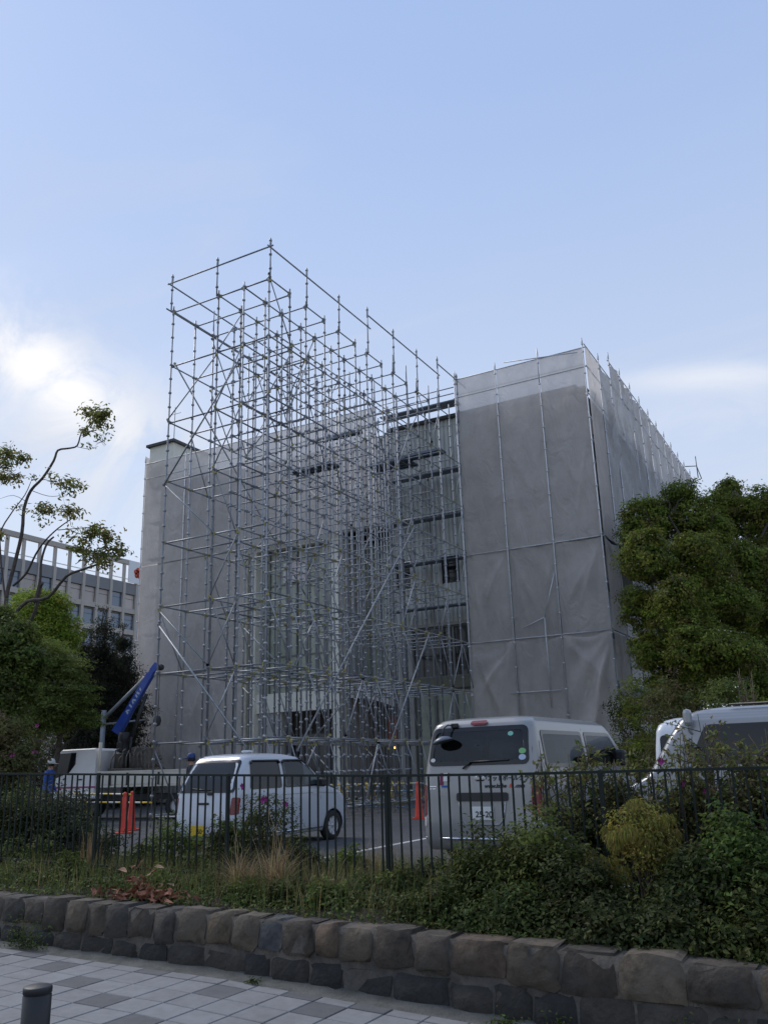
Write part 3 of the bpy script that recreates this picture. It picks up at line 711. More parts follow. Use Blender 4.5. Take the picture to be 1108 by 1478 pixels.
# a few poles rise above the deck near the far end
for u, v, h in ((PU*4, 0, .7), (PU*4+1.02, 0, .7), (PU*5, 0, .5), (PU*5+1.02, 0, .6), (PU*6, 0, .8), (PU*6+1.02, 0, .5), (PU*5, 1.8, .9), (PU*6, 1.8, .8), (PU*4, 1.8, .5), (PU*5+1.02, .9, .9), (PU*6, .9, .7), (PU*6+1.02, 1.8, .8), (PU*1, 3.55, .9)):
    MB().tube([(-v, u, TOPZ-LOT+.001), (-v, u, TOPZ-LOT+h)], .022, 6).lathe([(.028, TOPZ-LOT+.1), (.045, TOPZ-LOT+.12), (.045, TOPZ-LOT+.16), (.028, TOPZ-LOT+.18)], 6).build('pole_extension', M['galv'], sc)
# guard rail posts and rails on the two outer sides
rpm = pole_mesh('rail_post', 1.28, M['galv'], .021, .45, .3)
RZ = lambda u: 15.89 if u < 5.3 else (16.33 if u < 10.8 else 16.78)
for i in range(8):
    u = PU*i; hh = RZ(u)+.32-Zk(7)
    o = link('rail_post', rpm, sc, None, (.09, u-.07, Zk(7)-LOT-.02)); o.scale = (1, 1, hh/1.28)
    MB().tube([(0, u, Zk(7)-LOT), (.12, u-.07, Zk(7)-LOT)], .018, 5).build('coupler', M['galv_dark'], sc)
for v in (1.8, 3.55):
    link('rail_post', rpm, sc, None, (-v-.02, -.09, Zk(7)-LOT-.02))
for a, c in (((.09, -.2, 15.89), (.09, 5.6, 15.89)), ((.09, 5.4, 16.33), (.09, 11.05, 16.33)), ((.09, 10.9, 16.78), (.09, 13.6, 16.78)),
             ((.2, -.09, 15.91), (-3.75, -.09, 15.91)), ((-3.62, -.2, 15.84), (-3.62, 7.3, 15.84)), ((-3.66, -.2, 15.0), (-3.66, 5.6, 15.0))):
    MB().tube([np.array(a)-(0, 0, LOT), np.array(c)-(0, 0, LOT)], .0243, 7).build('guard_rail', M['galv'], sc)
led = Led(sc, 290)
for k in range(-1, 8):
    z = Zk(k)
    for iu, u in enumerate(US):
        if k == 7 and iu % 2 and iu > 11: continue
        led.add((0, u, z), (-.9, u, z)); led.add((-.9, u, z), (-1.8, u, z)); led.add((-1.8, u, z), (-2.7, u, z)) if iu > 1 else led.add((-1.8, u, z), (-3.55, u, z))
        if iu > 1: led.add((-2.7, u, z), (-3.55, u, z))
    for iu in range(len(US)-1):
        a, c = US[iu], US[iu+1]
        for v in VS:
            if k == 7 and v == 0 and iu % 2: continue
            if v == 2.7 and (iu < 2 or k > 5): continue
            if v == .9 and k % 2 == 0 and iu % 2 and k < 6: continue
            led.add((-v, a, z+.03), (-v, c, z+.03))
led.flush()
# diagonal braces
def brace(a, c, mt='galv', r=.0185, name='brace'):
    a, c = np.array(a, float)-(0, 0, LOT), np.array(c, float)-(0, 0, LOT)
    b_ = MB().tube([a, c], r, 6)
    for p in (a, c): b_.box(p-.028, p+.028, 1)
    return b_.build(name, [M[mt], M['wedge'] if random.random() < .6 else M['galv_dark']], sc)
rb = random.Random(4)
for iu in range(0, 14):
    a, c = US[iu], US[iu+1]
    for k in range(-1, 7):
        for v, off in ((0, .05), (1.8, .05), (3.55, -.05)):
            p = {0: .85 if k < 2 else .22, 1.8: .5 if k < 2 else .25, 3.55: .25}[v]
            if rb.random() < p:
                if (k < 2 and rb.random() < .85) or rb.random() < .5: brace((-v+off, a, Zk(k+1)-.06), (-v+off, c, Zk(k)+.12))
                else: brace((-v+off, a, Zk(k)+.12), (-v+off, c, Zk(k+1)-.06))
for k in range(-1, 7):
    for u in (0, PU*2, PU*4, PU*6):
        if rb.random() < .75: brace((-3.55, u-.05, Zk(k)+.1), (-1.8, u-.05, Zk(k+1)-.1)) if rb.random() < .5 else brace((-1.8, u-.05, Zk(k)+.1), (-3.55, u-.05, Zk(k+1)-.1))
        if rb.random() < .45: brace((-1.8, u-.05, Zk(k)+.1), (-.9, u-.05, Zk(k+1)-.1))
# long raking pipes
for a, c in (((-3.48, -.12, 5.42), (-.46, -.12, 2.13)), ((.12, 1.22, 2.05), (.12, 8.35, 9.57)), ((-3.7, .3, 13.4), (-3.7, 8.6, 6.2)), ((-3.5, -.14, 9.4), (-.9, -.14, 12.6)), ((.1, 6.0, 2.1), (.1, 9.1, 5.9))):
    brace(a, c, 'galv', .0243, 'raking_pipe')
for i, (x0, y0, z0) in enumerate([(-3.3, 10.9, 13.19), (-3.3, 11.2, 13.19), (-3.3, 11.5, 13.19), (-3.3, 11.8, 13.19), (-1.8, 10.95, 13.25), (-1.8, 11.25, 13.25), (-3.4, 5.7, 11.45), (-3.4, 6.0, 11.45), (-3.4, 7.6, 13.22)]):
    pl = MB().box((0, 0, 0), (1.8, .24, .045)).box((0, -.006, -.05), (1.8, .02, 0)).box((0, .22, -.05), (1.8, .246, 0)).build('steel_plank', M['plank'], None, (x0, y0, z0))
    tag(pl, ['front steel plank of the left stack high on the open scaffold', 'second steel plank of the left stack high on the open scaffold', 'third steel plank of the left stack high on the open scaffold', 'rear steel plank of the left stack high on the open scaffold', 'front steel plank of the right pair high on the open scaffold', 'rear steel plank of the right pair high on the open scaffold', 'front steel plank halfway along the scaffold, one level lower', 'rear steel plank halfway along the scaffold, one level lower', 'single steel plank lying alone in front of the high plank stack'][i], 'plank', 'loose planks on the open scaffold')

# ------------------------------------------------------------------ facade scaffold carrying the sheets
fs = empty('facade_scaffold', (0, 12.7, LOT)); tag(fs, 'slim pipe scaffold along the building walls that the grey mesh sheets hang from', 'scaffold')
W_ = lambda x_, y_, z_: (x_, y_-12.7, z_-LOT)
YS, XS = 12.72, 5.48
front_x = [5.4-1.8*i for i in range(13)]       # bays from the right corner to the left end
front_x[-1] = -17.05
side_y = [12.7+1.8*i for i in range(14)]
fpm = {}
def fpole(x_, y_, top, mt='galv_light'):
    k = round(top, 1)
    if (k, mt) not in fpm: fpm[(k, mt)] = pole_mesh('facade_pole', k-LOT, M[mt], .0243, .9)
    link('facade_pole', fpm[(k, mt)], fs, None, W_(x_, y_, LOT), (0, 0, random.uniform(0, 6)))
for i, x_ in enumerate(front_x):
    if -11.3 < x_ < -.1:
        # no pole in the open bays except above the entrance
        if x_ > -3.7: fpole(x_, 13.5, 16.2, 'galv_dark')
        continue
    fpole(x_, YS-.04, 17.25 if i < 2 else (17.1 if i < 5 else 16.9))
fpole(.02, YS-.04, 17.2); fpole(-17.05, 14.9, 16.6)
for i, y_ in enumerate(side_y[1:]): fpole(XS+.03, y_, 17.3 if i < 1 else 18.15)
b_ = []
for z in (16.82, 16.02, 9.35, 5.95):
    b_.append(((5.5, YS+.02, z), (-.1, YS+.02, z)))
for z in (16.5, 15.7): b_.append(((-3.7, YS+.02, z), (-17.1, YS+.02, z)))
for z in (16.9, 16.0): b_.append(((XS, 12.6, z), (XS, 16.4, z)))
for z in (17.72, 16.6): b_.append(((XS, 16.2, z), (XS, 36, z)))
b_.append(((5.2, YS-.1, 16.62), (2.2, YS-.06, 17.0))); b_.append(((3.6, YS-.06, 15.7), (3.6, YS-.06, 17.25)))
for z in (13.3, 11.4, 9.6, 7.8): b_.append(((0.1, 13.3, z), (-3.9, 13.3, z)))
for z in (4.0, 2.33): b_.append(((3.45, YS-.09, z), (1.55, YS-.09, z)))
for a, c in b_: MB().tube([W_(*a), W_(*c)], .0215, 6).build('pipe', M['galv_light'], fs)
inn = MB()
for k in range(9):
    z = .55+1.85*k
    if z > 16.3: break
    for (xa, xb) in ((5.3, .1), (-11.4, -17.0)): inn.tube([W_(xa, 13.0, z), W_(xb, 13.0, z)], .022, 5).tube([W_(xa, 13.0, z+.9), W_(xb, 13.0, z+.9)], .018, 5).box(W_(xb, 13.05, z-.06), W_(xa, 13.5, z-.02))
    inn.tube([W_(XS-.3, 13.3, z), W_(XS-.3, 34, z)], .022, 5).box(W_(XS-.85, 13.3, z-.06), W_(XS-.4, 34, z-.02))
o_ = inn.build('inner_deck', M['galv_dark'], fs); o_['kind'] = 'stuff'
# decks between wall and facade scaffold in the open bays, and the roof edge walkway
for z in (13.1, 11.2, 9.4, 7.55):
    for x0, x1 in ((-1.85, 0.0), (-3.75, -1.9)):
        MB().box(W_(x0, 13.0, z), W_(x1, 13.48, z+.05)).build('deck', M['plank'], fs)
for x0, x1 in ((-.1, -1.85), (-1.9, -3.65)):
    MB().box(W_(x1, 12.85, 16.0), W_(x0, 13.5, 16.05)).build('deck', M['plank'], fs)
    MB().tube([W_(x0, 12.8, 16.55), W_(x1, 12.8, 16.55)], .022).tube([W_(x0, 12.8, 16.28), W_(x1, 12.8, 16.28)], .022).build('pipe', M['galv'], fs)
# light stair frame seen on the tower front
for a, c in (((3.55, YS-.1, 8.2), (3.05, YS-.1, 6.6)), ((3.05, YS-.1, 6.6), (3.05, YS-.1, 3.4)), ((3.05, YS-.1, 6.62), (2.2, YS-.1, 6.3))):
    MB().tube([W_(*a), W_(*c)], .02, 6).build('pipe', M['galv_light'], fs)
MB().tube([W_(XS, 33.0, 17.9), W_(XS+.6, 33.3, 17.9), W_(XS+.6, 34.6, 17.5), W_(XS, 34.6, 17.3)], .03).tube([W_(XS+.6, 33.3, 18.5), W_(XS+.6, 33.3, 17.2)], .03).build('end_guard', M['galv_dark'], fs)

# the sheets: each one laced to its poles, so it bellies and creases between them
def sheet(x0, x1, z0, z1, label, group, axis='x', mt='sheet', amp=.05, sag=.0, seed=0, dx_bot=0., at_=None):
    r = np.random.default_rng(seed); nx, nz = 30, max(12, int((z1-z0)*9))
    u = np.linspace(0, 1, nx)[None, :]; v = np.linspace(0, 1, nz)[:, None]
    f1, f2 = wob(seed*3+1, 6, (2, 9)), wob(seed*3+2, 6, (1, 4))
    env = np.minimum(1, np.minimum(u, 1-u)*5)
    sl = r.uniform(-1.2, 1.2); d = amp*env*(.9*f2(u*3, v*(z1-z0)*.8)+.5*f1(u*2.2+v*sl*2, v*(z1-z0)*.35)+.35*np.sin((u+sl*.35*v)*r.uniform(9, 16)+2*f2(v*2, u))*np.clip(f1(v*1.5+3, u*.7)+.45, 0, 1))
    # creases that fan out from the top corners
    for cx in (0, 1):
        ang = np.arctan2((1-v)*(z1-z0), np.abs(u-cx)*(x1-x0)+1e-3); dist = np.hypot((u-cx)*(x1-x0), (1-v)*(z1-z0))
        d = d+amp*(.25*r.random())*env*np.sin(ang*(7+4*r.random())+r.random()*6)*np.exp(-dist/3.2)*np.minimum(1, dist*2)
    for q in range(int(r.integers(2, 6))):          # sharp fold lines running down from a tie point
        cx, cz = r.choice([0, 1]), r.choice([1., 1., .6]); ex, ez = r.uniform(.1, .9), cz-r.uniform(.3, 1.)
        ax, az = (ex-cx)*(x1-x0), (ez-cz)*(z1-z0); L2 = math.hypot(ax, az); nx_, nz_ = az/L2, -ax/L2
        du, dv = (u-cx)*(x1-x0), (v-cz)*(z1-z0); along = (du*ax+dv*az)/L2; dd = du*nx_+dv*nz_
        d = d+amp*r.uniform(.5, 1.1)*np.exp(-np.abs(dd)/r.uniform(.07, .16))*np.clip(along/L2*3, 0, 1)*np.clip((1.15-along/L2)*2, 0, 1)*env
    Z = z0+(z1-z0)*v+0*u; Z = Z-sag*np.sin(np.pi*u)*(v**6)
    X = x0+(x1-x0)*u+0*v+.02*f2(v*5, u)*env
    ox = (x0+x1)/2; oz = z0
    if axis == 'x': Pn = np.stack([X-ox, -d, Z-oz], -1); loc = (ox, at_, oz)
    else: Pn = np.stack([d, X-ox, Z-oz], -1); loc = (at_, ox, oz)
    o = MB().grid(Pn).build('mesh_sheet', M[mt], None, loc)
    return tag(o, label, 'mesh sheet', group)
words = ['first', 'second', 'third', 'fourth', 'fifth', 'sixth', 'seventh', 'eighth', 'ninth', 'tenth', 'eleventh', 'twelfth', 'thirteenth']
G1, G2, G3 = 'mesh sheets on the front of the tower', 'mesh sheets on the long left facade', 'mesh sheets on the right side wall'
rows = [('top', 9.37, 16.82, .05, 0.), ('middle', 5.75, 9.4, .12, .03), ('bottom', 35e-2, 5.95, .17, .16)]
desc = ['right corner', 'centre', 'scaffold side']
sd = 10
for i in range(3):
    xr1, xl1 = front_x[i]-.01, front_x[i+1]+.01 if i < 2 else .02
    for rn, z0, z1, am, sg in rows:
        sd += 1
        look = {'top': 'smooth upper mesh sheet', 'middle': 'creased middle mesh sheet', 'bottom': 'slack lowest mesh sheet'}[rn]
        place = {0: 'at the right corner', 1: 'in the centre bay', 2: 'in the bay beside the open scaffold'}[i]
        sheet(xl1, xr1, z0, z1-(random.uniform(0, .08) if rn != 'top' else 0), f'{look} {place} of the tower front', G1, 'x', 'sheet', am, sg, sd, at_=YS+{'top': .05, 'middle': .07, 'bottom': .02}[rn])
lrows = [('upper', 11.25, 16.5, .045, 0), ('middle', 5.95, 11.2, .055, .02), ('lowest', .35, 5.9, .10, .08)]
for i in range(8, 12):
    xr1, xl1 = front_x[i]-.01, front_x[i+1]+.01
    if i == 8: xr1 = -9.0-.01
    for rn, z0, z1, am, sg in lrows:
        sd += 1
        if i == 8 and rn != 'upper': xr1b, continue_ = -10.8, True
        xx = -11.3 if (i == 9-1 and rn != 'upper') else xr1
        if xx-xl1 < .3: continue
        o_ = words[11-i]
        sheet(xl1, xx, z0, z1, f'taut {rn} mesh sheet on the left facade, {o_} from its left end', G2, 'x', 'sheet', am, sg, sd, at_=YS+.03)
for j, (a, c) in enumerate(((-9.0, -7.2), (-7.2, -5.4), (-5.4, -3.75))):
    sd += 1
    sheet(a+.01, c-.01, 11.25, 16.5, f'grey mesh sheet above the entrance, {words[2-j]} from the bare ribbed wall', G2, 'x', 'sheet', .03, 0, sd, at_=YS+.03)
sheet(12.75, 15.5, .35, 16.9, 'narrow grey mesh sheet round the left end of the long facade', G2, 'y', 'sheet', .05, 0, 99, at_=-17.08)
for i in range(12):
    y0, y1 = side_y[i]+.01, side_y[i+1]-.01
    z1 = 16.9 if i < 2 else 17.72
    z0 = .35 if i < 1 else (9.4 if i == 1 else 8.2)
    segs = [(z0, z1)] if i else [(9.37, 16.9), (5.97, 9.33), (.35, 5.93)]
    for q, (za, zb) in enumerate(segs):
        sd += 1
        nm = f'billowing mesh sheet on the right side wall, {words[i]} bay back from the corner' if i else ['upper', 'middle', 'lowest'][q]+' mesh sheet wrapped round the tower corner onto the right wall'
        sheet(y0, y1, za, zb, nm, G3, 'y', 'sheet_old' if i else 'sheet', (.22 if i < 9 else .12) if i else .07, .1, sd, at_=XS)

# ------------------------------------------------------------------ far office building on the left
fb = empty('far_office', (-100, 60, 0)); tag(fb, 'distant grey office block with rows of square windows and an open rooftop frame', 'building')
bay, st = 3.05, 3.75; ZT = 34.3
Y0 = 22.0; NB = 34; NR = 9
FB = lambda x_, y_, z_: (x_+100, y_-60, z_)
MB().box(FB(-122, Y0, 0), FB(-100.6, Y0+NB*bay, ZT)).build('body', M['far_wall'], fb)
slabm = MB().box((-.75, 0, 0), (0, NB*bay, .85)).mesh('floor_band', M['far_wall'])
for r_ in range(NR): link('floor_band', slabm, fb, None, FB(-99.95, Y0, ZT-2.0-.85-r_*st-2.6))
MB().box(FB(-100.6, Y0, ZT-2.0), FB(-100.0, Y0+NB*bay, ZT)).build('parapet_panel', M['far_grey'], fb)
colm = MB().box((-.8, -.28, 0), (.12, .28, ZT)).mesh('pillar', M['far_wall'])
for i in range(NB+1): link('pillar', colm, fb, None, FB(-100.0, Y0+i*bay, 0))
wfm = MB().box((-.1, 0, 0), (0, .08, 2.6)).box((-.1, bay-.64, 0), (0, bay-.56, 2.6)).box((-.1, .08, 0), (0, bay-.64, .08)).box((-.1, .08, 2.52), (0, bay-.64, 2.6)).box((-.1, .08, 1.7), (0, bay-.64, 1.76)).mesh('window', M['frame_dark'])
pnm = [MB().box((-.06, .08, .08), (-.03, bay-.64, 2.52)).mesh('pane', M[k]) for k in ('glass_blue', 'glass_blue', 'sunset_pane')]
for r_ in range(5):
    for i in range(6, NB-4):
        zb = ZT-2.0-2.6-r_*st
        f = link('window', wfm, fb, None, FB(-100.3, Y0+i*bay+.28, zb))
        link('pane', pnm[2 if (r_ == 0 and i > 13 and random.random() < .8) else random.choice([0, 1, 0, 1, 0]) ], f)  # most top-row panes further along carry the painted sunset reflection
for i in range(NB+1): MB().box(FB(-100.5, Y0+i*bay-.2, ZT), FB(-100.0, Y0+i*bay+.2, 37.6)).build('roof_post', M['far_wall'], fb)
MB().box(FB(-100.6, Y0-1, 37.6), FB(-99.9, Y0+NB*bay+1, 38.4)).build('roof_beam', M['far_wall'], fb)
MB().box(FB(-106, Y0, 35.2), FB(-105.9, Y0+NB*bay, 35.9)).box(FB(-106, Y0, 36.6), FB(-105.9, Y0+NB*bay, 36.75)).build('roof_railing', M['bar_w'], fb)
sg = empty('rooftop_sign', (-99.8, 95.0, 34.35)); tag(sg, 'white rooftop sign panel with a red emblem at the end of the distant office block', 'sign')
MB().box((-.1, -2.2, 0), (.1, 2.2, 3.9), 0, .02).build('panel', M['white_van'], sg)
eb = MB()
for k in range(5):
    q = math.radians(90+72*k); eb.lathe([(.0, .0), (.5, .0), (.5, .03), (0, .03)], 10, 0, (.105, .55*math.cos(q), 1.95+.55*math.sin(q)), axis='x')
eb.build('emblem', M['ink_red'], sg)

# ------------------------------------------------------------------ vehicles
class Body:
    """a car body lofted from horizontal slices (z, y_rear, y_front, half width, corner radius); local y points to the front"""
    def __init__(s, ctl, nz=46):
        c = np.array(ctl, float); s.z0, s.z1 = c[0, 0], c[-1, 0]
        t = np.linspace(0, 1, nz); z = c[0, 0]+(c[-1, 0]-c[0, 0])*t
        extra = np.linspace(c[-4, 0], c[-1, 0], 14); z = np.unique(np.round(np.concatenate([z, extra]), 4)); s.z = z
        f = lambda k: s._smooth(np.interp(z, c[:, 0], c[:, k]))
        s.yr, s.yf, s.W, s.r = f(1), f(2), f(3), f(4)
    def _smooth(s, a):
        a = a.copy()
        for _ in range(2): a[1:-1] = (a[:-2]+2*a[1:-1]+a[2:])/4
        return a
    def p(s, z): return [float(np.interp(z, s.z, q)) for q in (s.yr, s.yf, s.W, s.r)]
    def side(s, y, z, sx, off=0.):
        yr, yf, W, r = s.p(z); d = max(yr+r-y, y-(yf-r), 0.); d = min(d, r)
        x = W-r+math.sqrt(max(r*r-d*d, 0)); n = Vector((math.sqrt(max(r*r-d*d, 0)), (-d if y < (yr+yf)/2 else d), 0)).normalized()
        return ((x+off*n.x)*sx, y+off*n.y, z)
    def rear(s, x, z, off=0.):
        yr, yf, W, r = s.p(z); d = min(max(abs(x)-(W-r), 0.), r); h = math.sqrt(max(r*r-d*d, 0))
        n = Vector((d*math.copysign(1, x), -h, 0)).normalized()
        return (x+off*n.x, yr+r-h+off*n.y, z)
    def front(s, x, z, off=0.):
        yr, yf, W, r = s.p(z); d = min(max(abs(x)-(W-r), 0.), r); h = math.sqrt(max(r*r-d*d, 0))
        return (x, yf-r+h+off, z)
    def shell(s, name, mats, parent, arches=(), holes=(), ns=56, nr=30, ncor=7):
        bm = bmesh.new(); rings = []
        for k, z in enumerate(s.z):
            yr, yf, W, r = s.yr[k], s.yf[k], s.W[k], s.r[k]; pts = []
            def arc(cx, cy, a0): return [(cx+r*math.cos(a0+math.pi/2*i/ncor), cy+r*math.sin(a0+math.pi/2*i/ncor)) for i in range(ncor+1)]
            pts += [(-(W-r)+2*(W-r)*i/nr, yr) for i in range(1, nr)]
            pts += arc(W-r, yr+r, -math.pi/2)
            pts += [(W, yr+r+(yf-yr-2*r)*i/ns) for i in range(1, ns)]
            pts += arc(W-r, yf-r, 0)
            pts += [((W-r)-2*(W-r)*i/nr, yf) for i in range(1, nr)]
            pts += arc(-(W-r), yf-r, math.pi/2)
            pts += [(-W, yf-r-(yf-yr-2*r)*i/ns) for i in range(1, ns)]
            pts += arc(-(W-r), yr+r, math.pi)
            rings.append([bm.verts.new((x, y, z)) for x, y in pts])
        n = len(rings[0])
        for a, b_ in zip(rings[:-1], rings[1:]):
            for i in range(n): bm.faces.new((a[i], a[(i+1) % n], b_[(i+1) % n], b_[i]))
        bm.faces.new(list(reversed(rings[0]))); bm.faces.new(rings[-1])
        me = bpy.data.meshes.new(name); bm.to_mesh(me); bm.free()
        for m in mats: me.materials.append(m)
        o = bpy.data.objects.new(name, me); COL.objects.link(o)
        tmp = []
        for (ya, zc, ra) in arches:
            for sx in (-1, 1):
                Wm = max(s.W); cm = MB().lathe([(ra, -.13), (ra, .2)], 28, 0, (Wm*sx, ya, zc), axis='x', smooth=False).mesh('cut', mats)
                co = bpy.data.objects.new('cut', cm); COL.objects.link(co); tmp.append(co)
                md = o.modifiers.new('b', 'BOOLEAN'); md.object = co; md.operation = 'DIFFERENCE'; md.solver = 'EXACT'
        dg = bpy.context.evaluated_depsgraph_get(); dg.update()
        me2 = bpy.data.meshes.new_from_object(o.evaluated_get(dg)); o.modifiers.clear(); o.data = me2; me2.name = name
        for c in tmp: bpy.data.objects.remove(c)
        bm = bmesh.new(); bm.from_mesh(me2); dele = []
        for f in bm.faces:
            c = f.calc_center_median(); nn = f.normal; f.smooth = True
            if abs(nn.z) > .995: f.smooth = False
            for kind, (a0, a1, z0, z1) in holes:
                if z0 < c.z < z1:
                    if kind == 'r' and nn.y < -.5 and a0 < c.x < a1: dele.append(f)
                    if kind == 'f' and nn.y > .3 and a0 < c.x < a1 and abs(nn.x) < .6: dele.append(f)
                    if kind == 's' and abs(nn.x) > .6 and a0 < c.y < a1: dele.append(f)
        bmesh.ops.delete(bm, geom=list(set(dele)), context='FACES')
        for f in bm.faces:            # wheel wells are black inside
            c = f.calc_center_median()
            for (ya, zc, ra) in arches:
                if math.hypot(c.y-ya, c.z-zc) < ra+.012 and (abs(c.x) < max(s.W)-.1 or abs(math.hypot(c.y-ya, c.z-zc)-ra) < .02 and abs(f.normal.x) < .3): f.material_index = 1
        bm.to_mesh(me2); bm.free()
        o.parent = parent
        return o
    def patch(s, kind, loop, off, name, mt, parent, sx=1, hole=None, thick=0.):
        """a panel that follows the body: loop in (a, z), optionally with an inner loop cut out (same count)"""
        pt = {'r': lambda a, z: s.rear(a, z, off), 'f': lambda a, z: s.front(a, z, off), 's': lambda a, z: s.side(a, z, sx, off)}[kind]
        loop = np.array(loop, float); n = len(loop); bb = MB()
        if hole is not None:
            rings = [loop*(1-t)+np.array(hole)*t for t in (0, .5, 1)]
        else:
            c = loop.mean(0); rings = [c+(loop-c)*t for t in (1, .8, .6, .4, .2, .02)]
        vs = [pt(a, z) for r_ in rings for a, z in r_]
        fs = [(k*n+i, k*n+(i+1) % n, (k+1)*n+(i+1) % n, (k+1)*n+i) for k in range(len(rings)-1) for i in range(n)]
        bb.add(vs, fs, 0, True)
        return bb.build(name, mt, parent)
    def line(s, kind, path, wd, off, name, mt, parent, sx=1):
        pt = {'r': lambda a, z: s.rear(a, z, off), 's': lambda a, z: s.side(a, z, sx, off)}[kind]
        return MB().tube([pt(a, z) for a, z in path], wd, 5).build(name, mt, parent)
def rrect(a0, a1, z0, z1, r=.06, n=4, sub=5, skew=None):
    """rounded rectangle loop; skew(a,z) may bend it"""
    cs = [(a1-r, z0+r, -90), (a1-r, z1-r, 0), (a0+r, z1-r, 90), (a0+r, z0+r, 180)]; pts = []
    for cx, cz, q in cs: pts += [(cx+r*math.cos(math.radians(q+90*i/n)), cz+r*math.sin(math.radians(q+90*i/n))) for i in range(n+1)]
    out_ = []
    for i, p in enumerate(pts):
        q = pts[(i+1) % len(pts)]; m = sub if math.dist(p, q) > .1 else 1
        out_ += [(p[0]+(q[0]-p[0])*j/m, p[1]+(q[1]-p[1])*j/m) for j in range(m)]
    return [skew(*p) if skew else p for p in out_]
def inset(loop, d):
    L_ = np.array(loop); c = L_.mean(0); h = (L_.max(0)-L_.min(0))/2; return c+(L_-c)*(1-d/h)
def wheel(parent, x, y, r, wd, sx, spokes=7):
    t = MB().lathe([(r*.62, -wd/2), (r*.93, -wd/2), (r, -wd*.32), (r, wd*.32), (r*.93, wd/2), (r*.62, wd/2)], 30, 0, axis='x', caps=False).build('wheel', M['rubber'], parent, (x, y, r))
    rm = MB(); e = sx*wd*.36
    rm.lathe([(r*.655, -wd*.4), (r*.655, wd*.4), (r*.60, wd*.42), (r*.60, -wd*.42)], 30, 0, axis='x', caps=False)
    for k in range(spokes):
        q = 2*math.pi*k/spokes; ca, sa = math.cos(q), math.sin(q); P_s = []
        for rr, hw in ((r*.1, r*.09), (r*.61, r*.13)):
            for d in (-hw, hw):
                for ex in (e, e-sx*.03): P_s.append((ex, rr*ca-d*sa, rr*sa+d*ca))
        rm.add(P_s, [(0, 2, 6, 4), (1, 5, 7, 3), (0, 4, 5, 1), (2, 3, 7, 6), (4, 6, 7, 5)])
    rm.lathe([(.0, e+sx*.006), (r*.14, e+sx*.004), (r*.16, e-sx*.03)], 12, 0, axis='x', caps=False)
    rm.lathe([(0, e-sx*.05), (r*.62, e-sx*.05)], 24, 1, axis='x')
    rm.build('rim', [M['rim'], M['black_plastic']], t)
    return t
dgp = bpy.context.evaluated_depsgraph_get
def text(body, name, size, mt, parent, loc, rot, ext=.0012, shear=0., bold=0., align='CENTER'):
    cu = bpy.data.curves.new(name, 'FONT'); cu.body = body; cu.size = size; cu.extrude = ext; cu.shear = shear; cu.offset = bold; cu.align_x = align; cu.align_y = 'CENTER'; cu.resolution_u = 3
    t_ = bpy.data.objects.new(name, cu); COL.objects.link(t_); bpy.context.view_layer.update()
    me = bpy.data.meshes.new_from_object(t_.evaluated_get(dgp())); bpy.data.objects.remove(t_); bpy.data.curves.remove(cu)
    me.materials.clear(); me.materials.append(mt); me.name = name
    return link(name, me, parent, None, loc, rot)
REAR = (math.pi/2, 0, 0)
def seats(parent, B, rows, z, wd):
    for y in rows:
        for x in (-wd, wd):
            s_ = MB().box((x-.22, y-.06, .35), (x+.22, y+.08, z), 0, .05).build('seat', M['seat'], parent)
            MB().box((x-.12, y-.05, z+.03), (x+.12, y+.05, z+.21), 0, .04).build('headrest', M['seat'], s_)

# ---- silver-grey van, rear towards us
VZ = LOT
van = empty('parked_van', (8.13, -6.10, VZ-.02), math.radians(-2.2)); van.scale = (1.04, 1.06, 1.02); tag(van, 'silver grey van with Japanese lettering on its tailgate, parked behind the railing', 'van')
B = Body([(.22, .07, 4.60, .80, .16), (.32, .0, 4.69, .845, .17), (.55, .0, 4.70, .848, .17), (.80, .02, 4.66, .848, .17), (.98, .03, 4.55, .846, .16), (1.12, .05, 4.30, .84, .15), (1.32, .085, 4.02, .822, .14),
          (1.60, .14, 3.68, .786, .14), (1.78, .185, 3.45, .757, .15), (1.86, .22, 3.33, .725, .17), (1.91, .28, 3.20, .67, .2), (1.938, .38, 3.0, .58, .22), (1.948, .55, 2.8, .48, .24)])
wz0, wz1 = 1.30, 1.81
rw = rrect(-.735, .735, wz0, wz1, .08, skew=lambda a, z: (a*(1-.05*(z-1.3)/.5), z))
skew_f = lambda a, z: (a if a < 2.9 else a-(z-1.28)*.9*min(1, (a-2.9)/.5), z)
sw1, sw2 = rrect(.42, 2.0, 1.24, 1.74, .07), rrect(2.12, 3.70, 1.24, 1.74, .06, skew=skew_f)
fw = rrect(-.72, .72, 1.18, 1.76, .08)
B.shell('body', [M['silver_body'], M['black_plastic']], van, arches=((.95, .30, .37), (3.72, .30, .37)),
        holes=(('r', (-.66, .66, wz0+.05, wz1-.05)), ('s', (.48, 1.94, 1.29, 1.69)), ('s', (2.17, 3.25, 1.29, 1.69)), ('f', (-.66, .66, 1.24, 1.70))))
rg = B.patch('r', rw, .004, 'rear_window', M['privacy_glass'], van)
B.patch('r', rw, .007, 'border', M['frit'], rg, hole=inset(rw, .06))
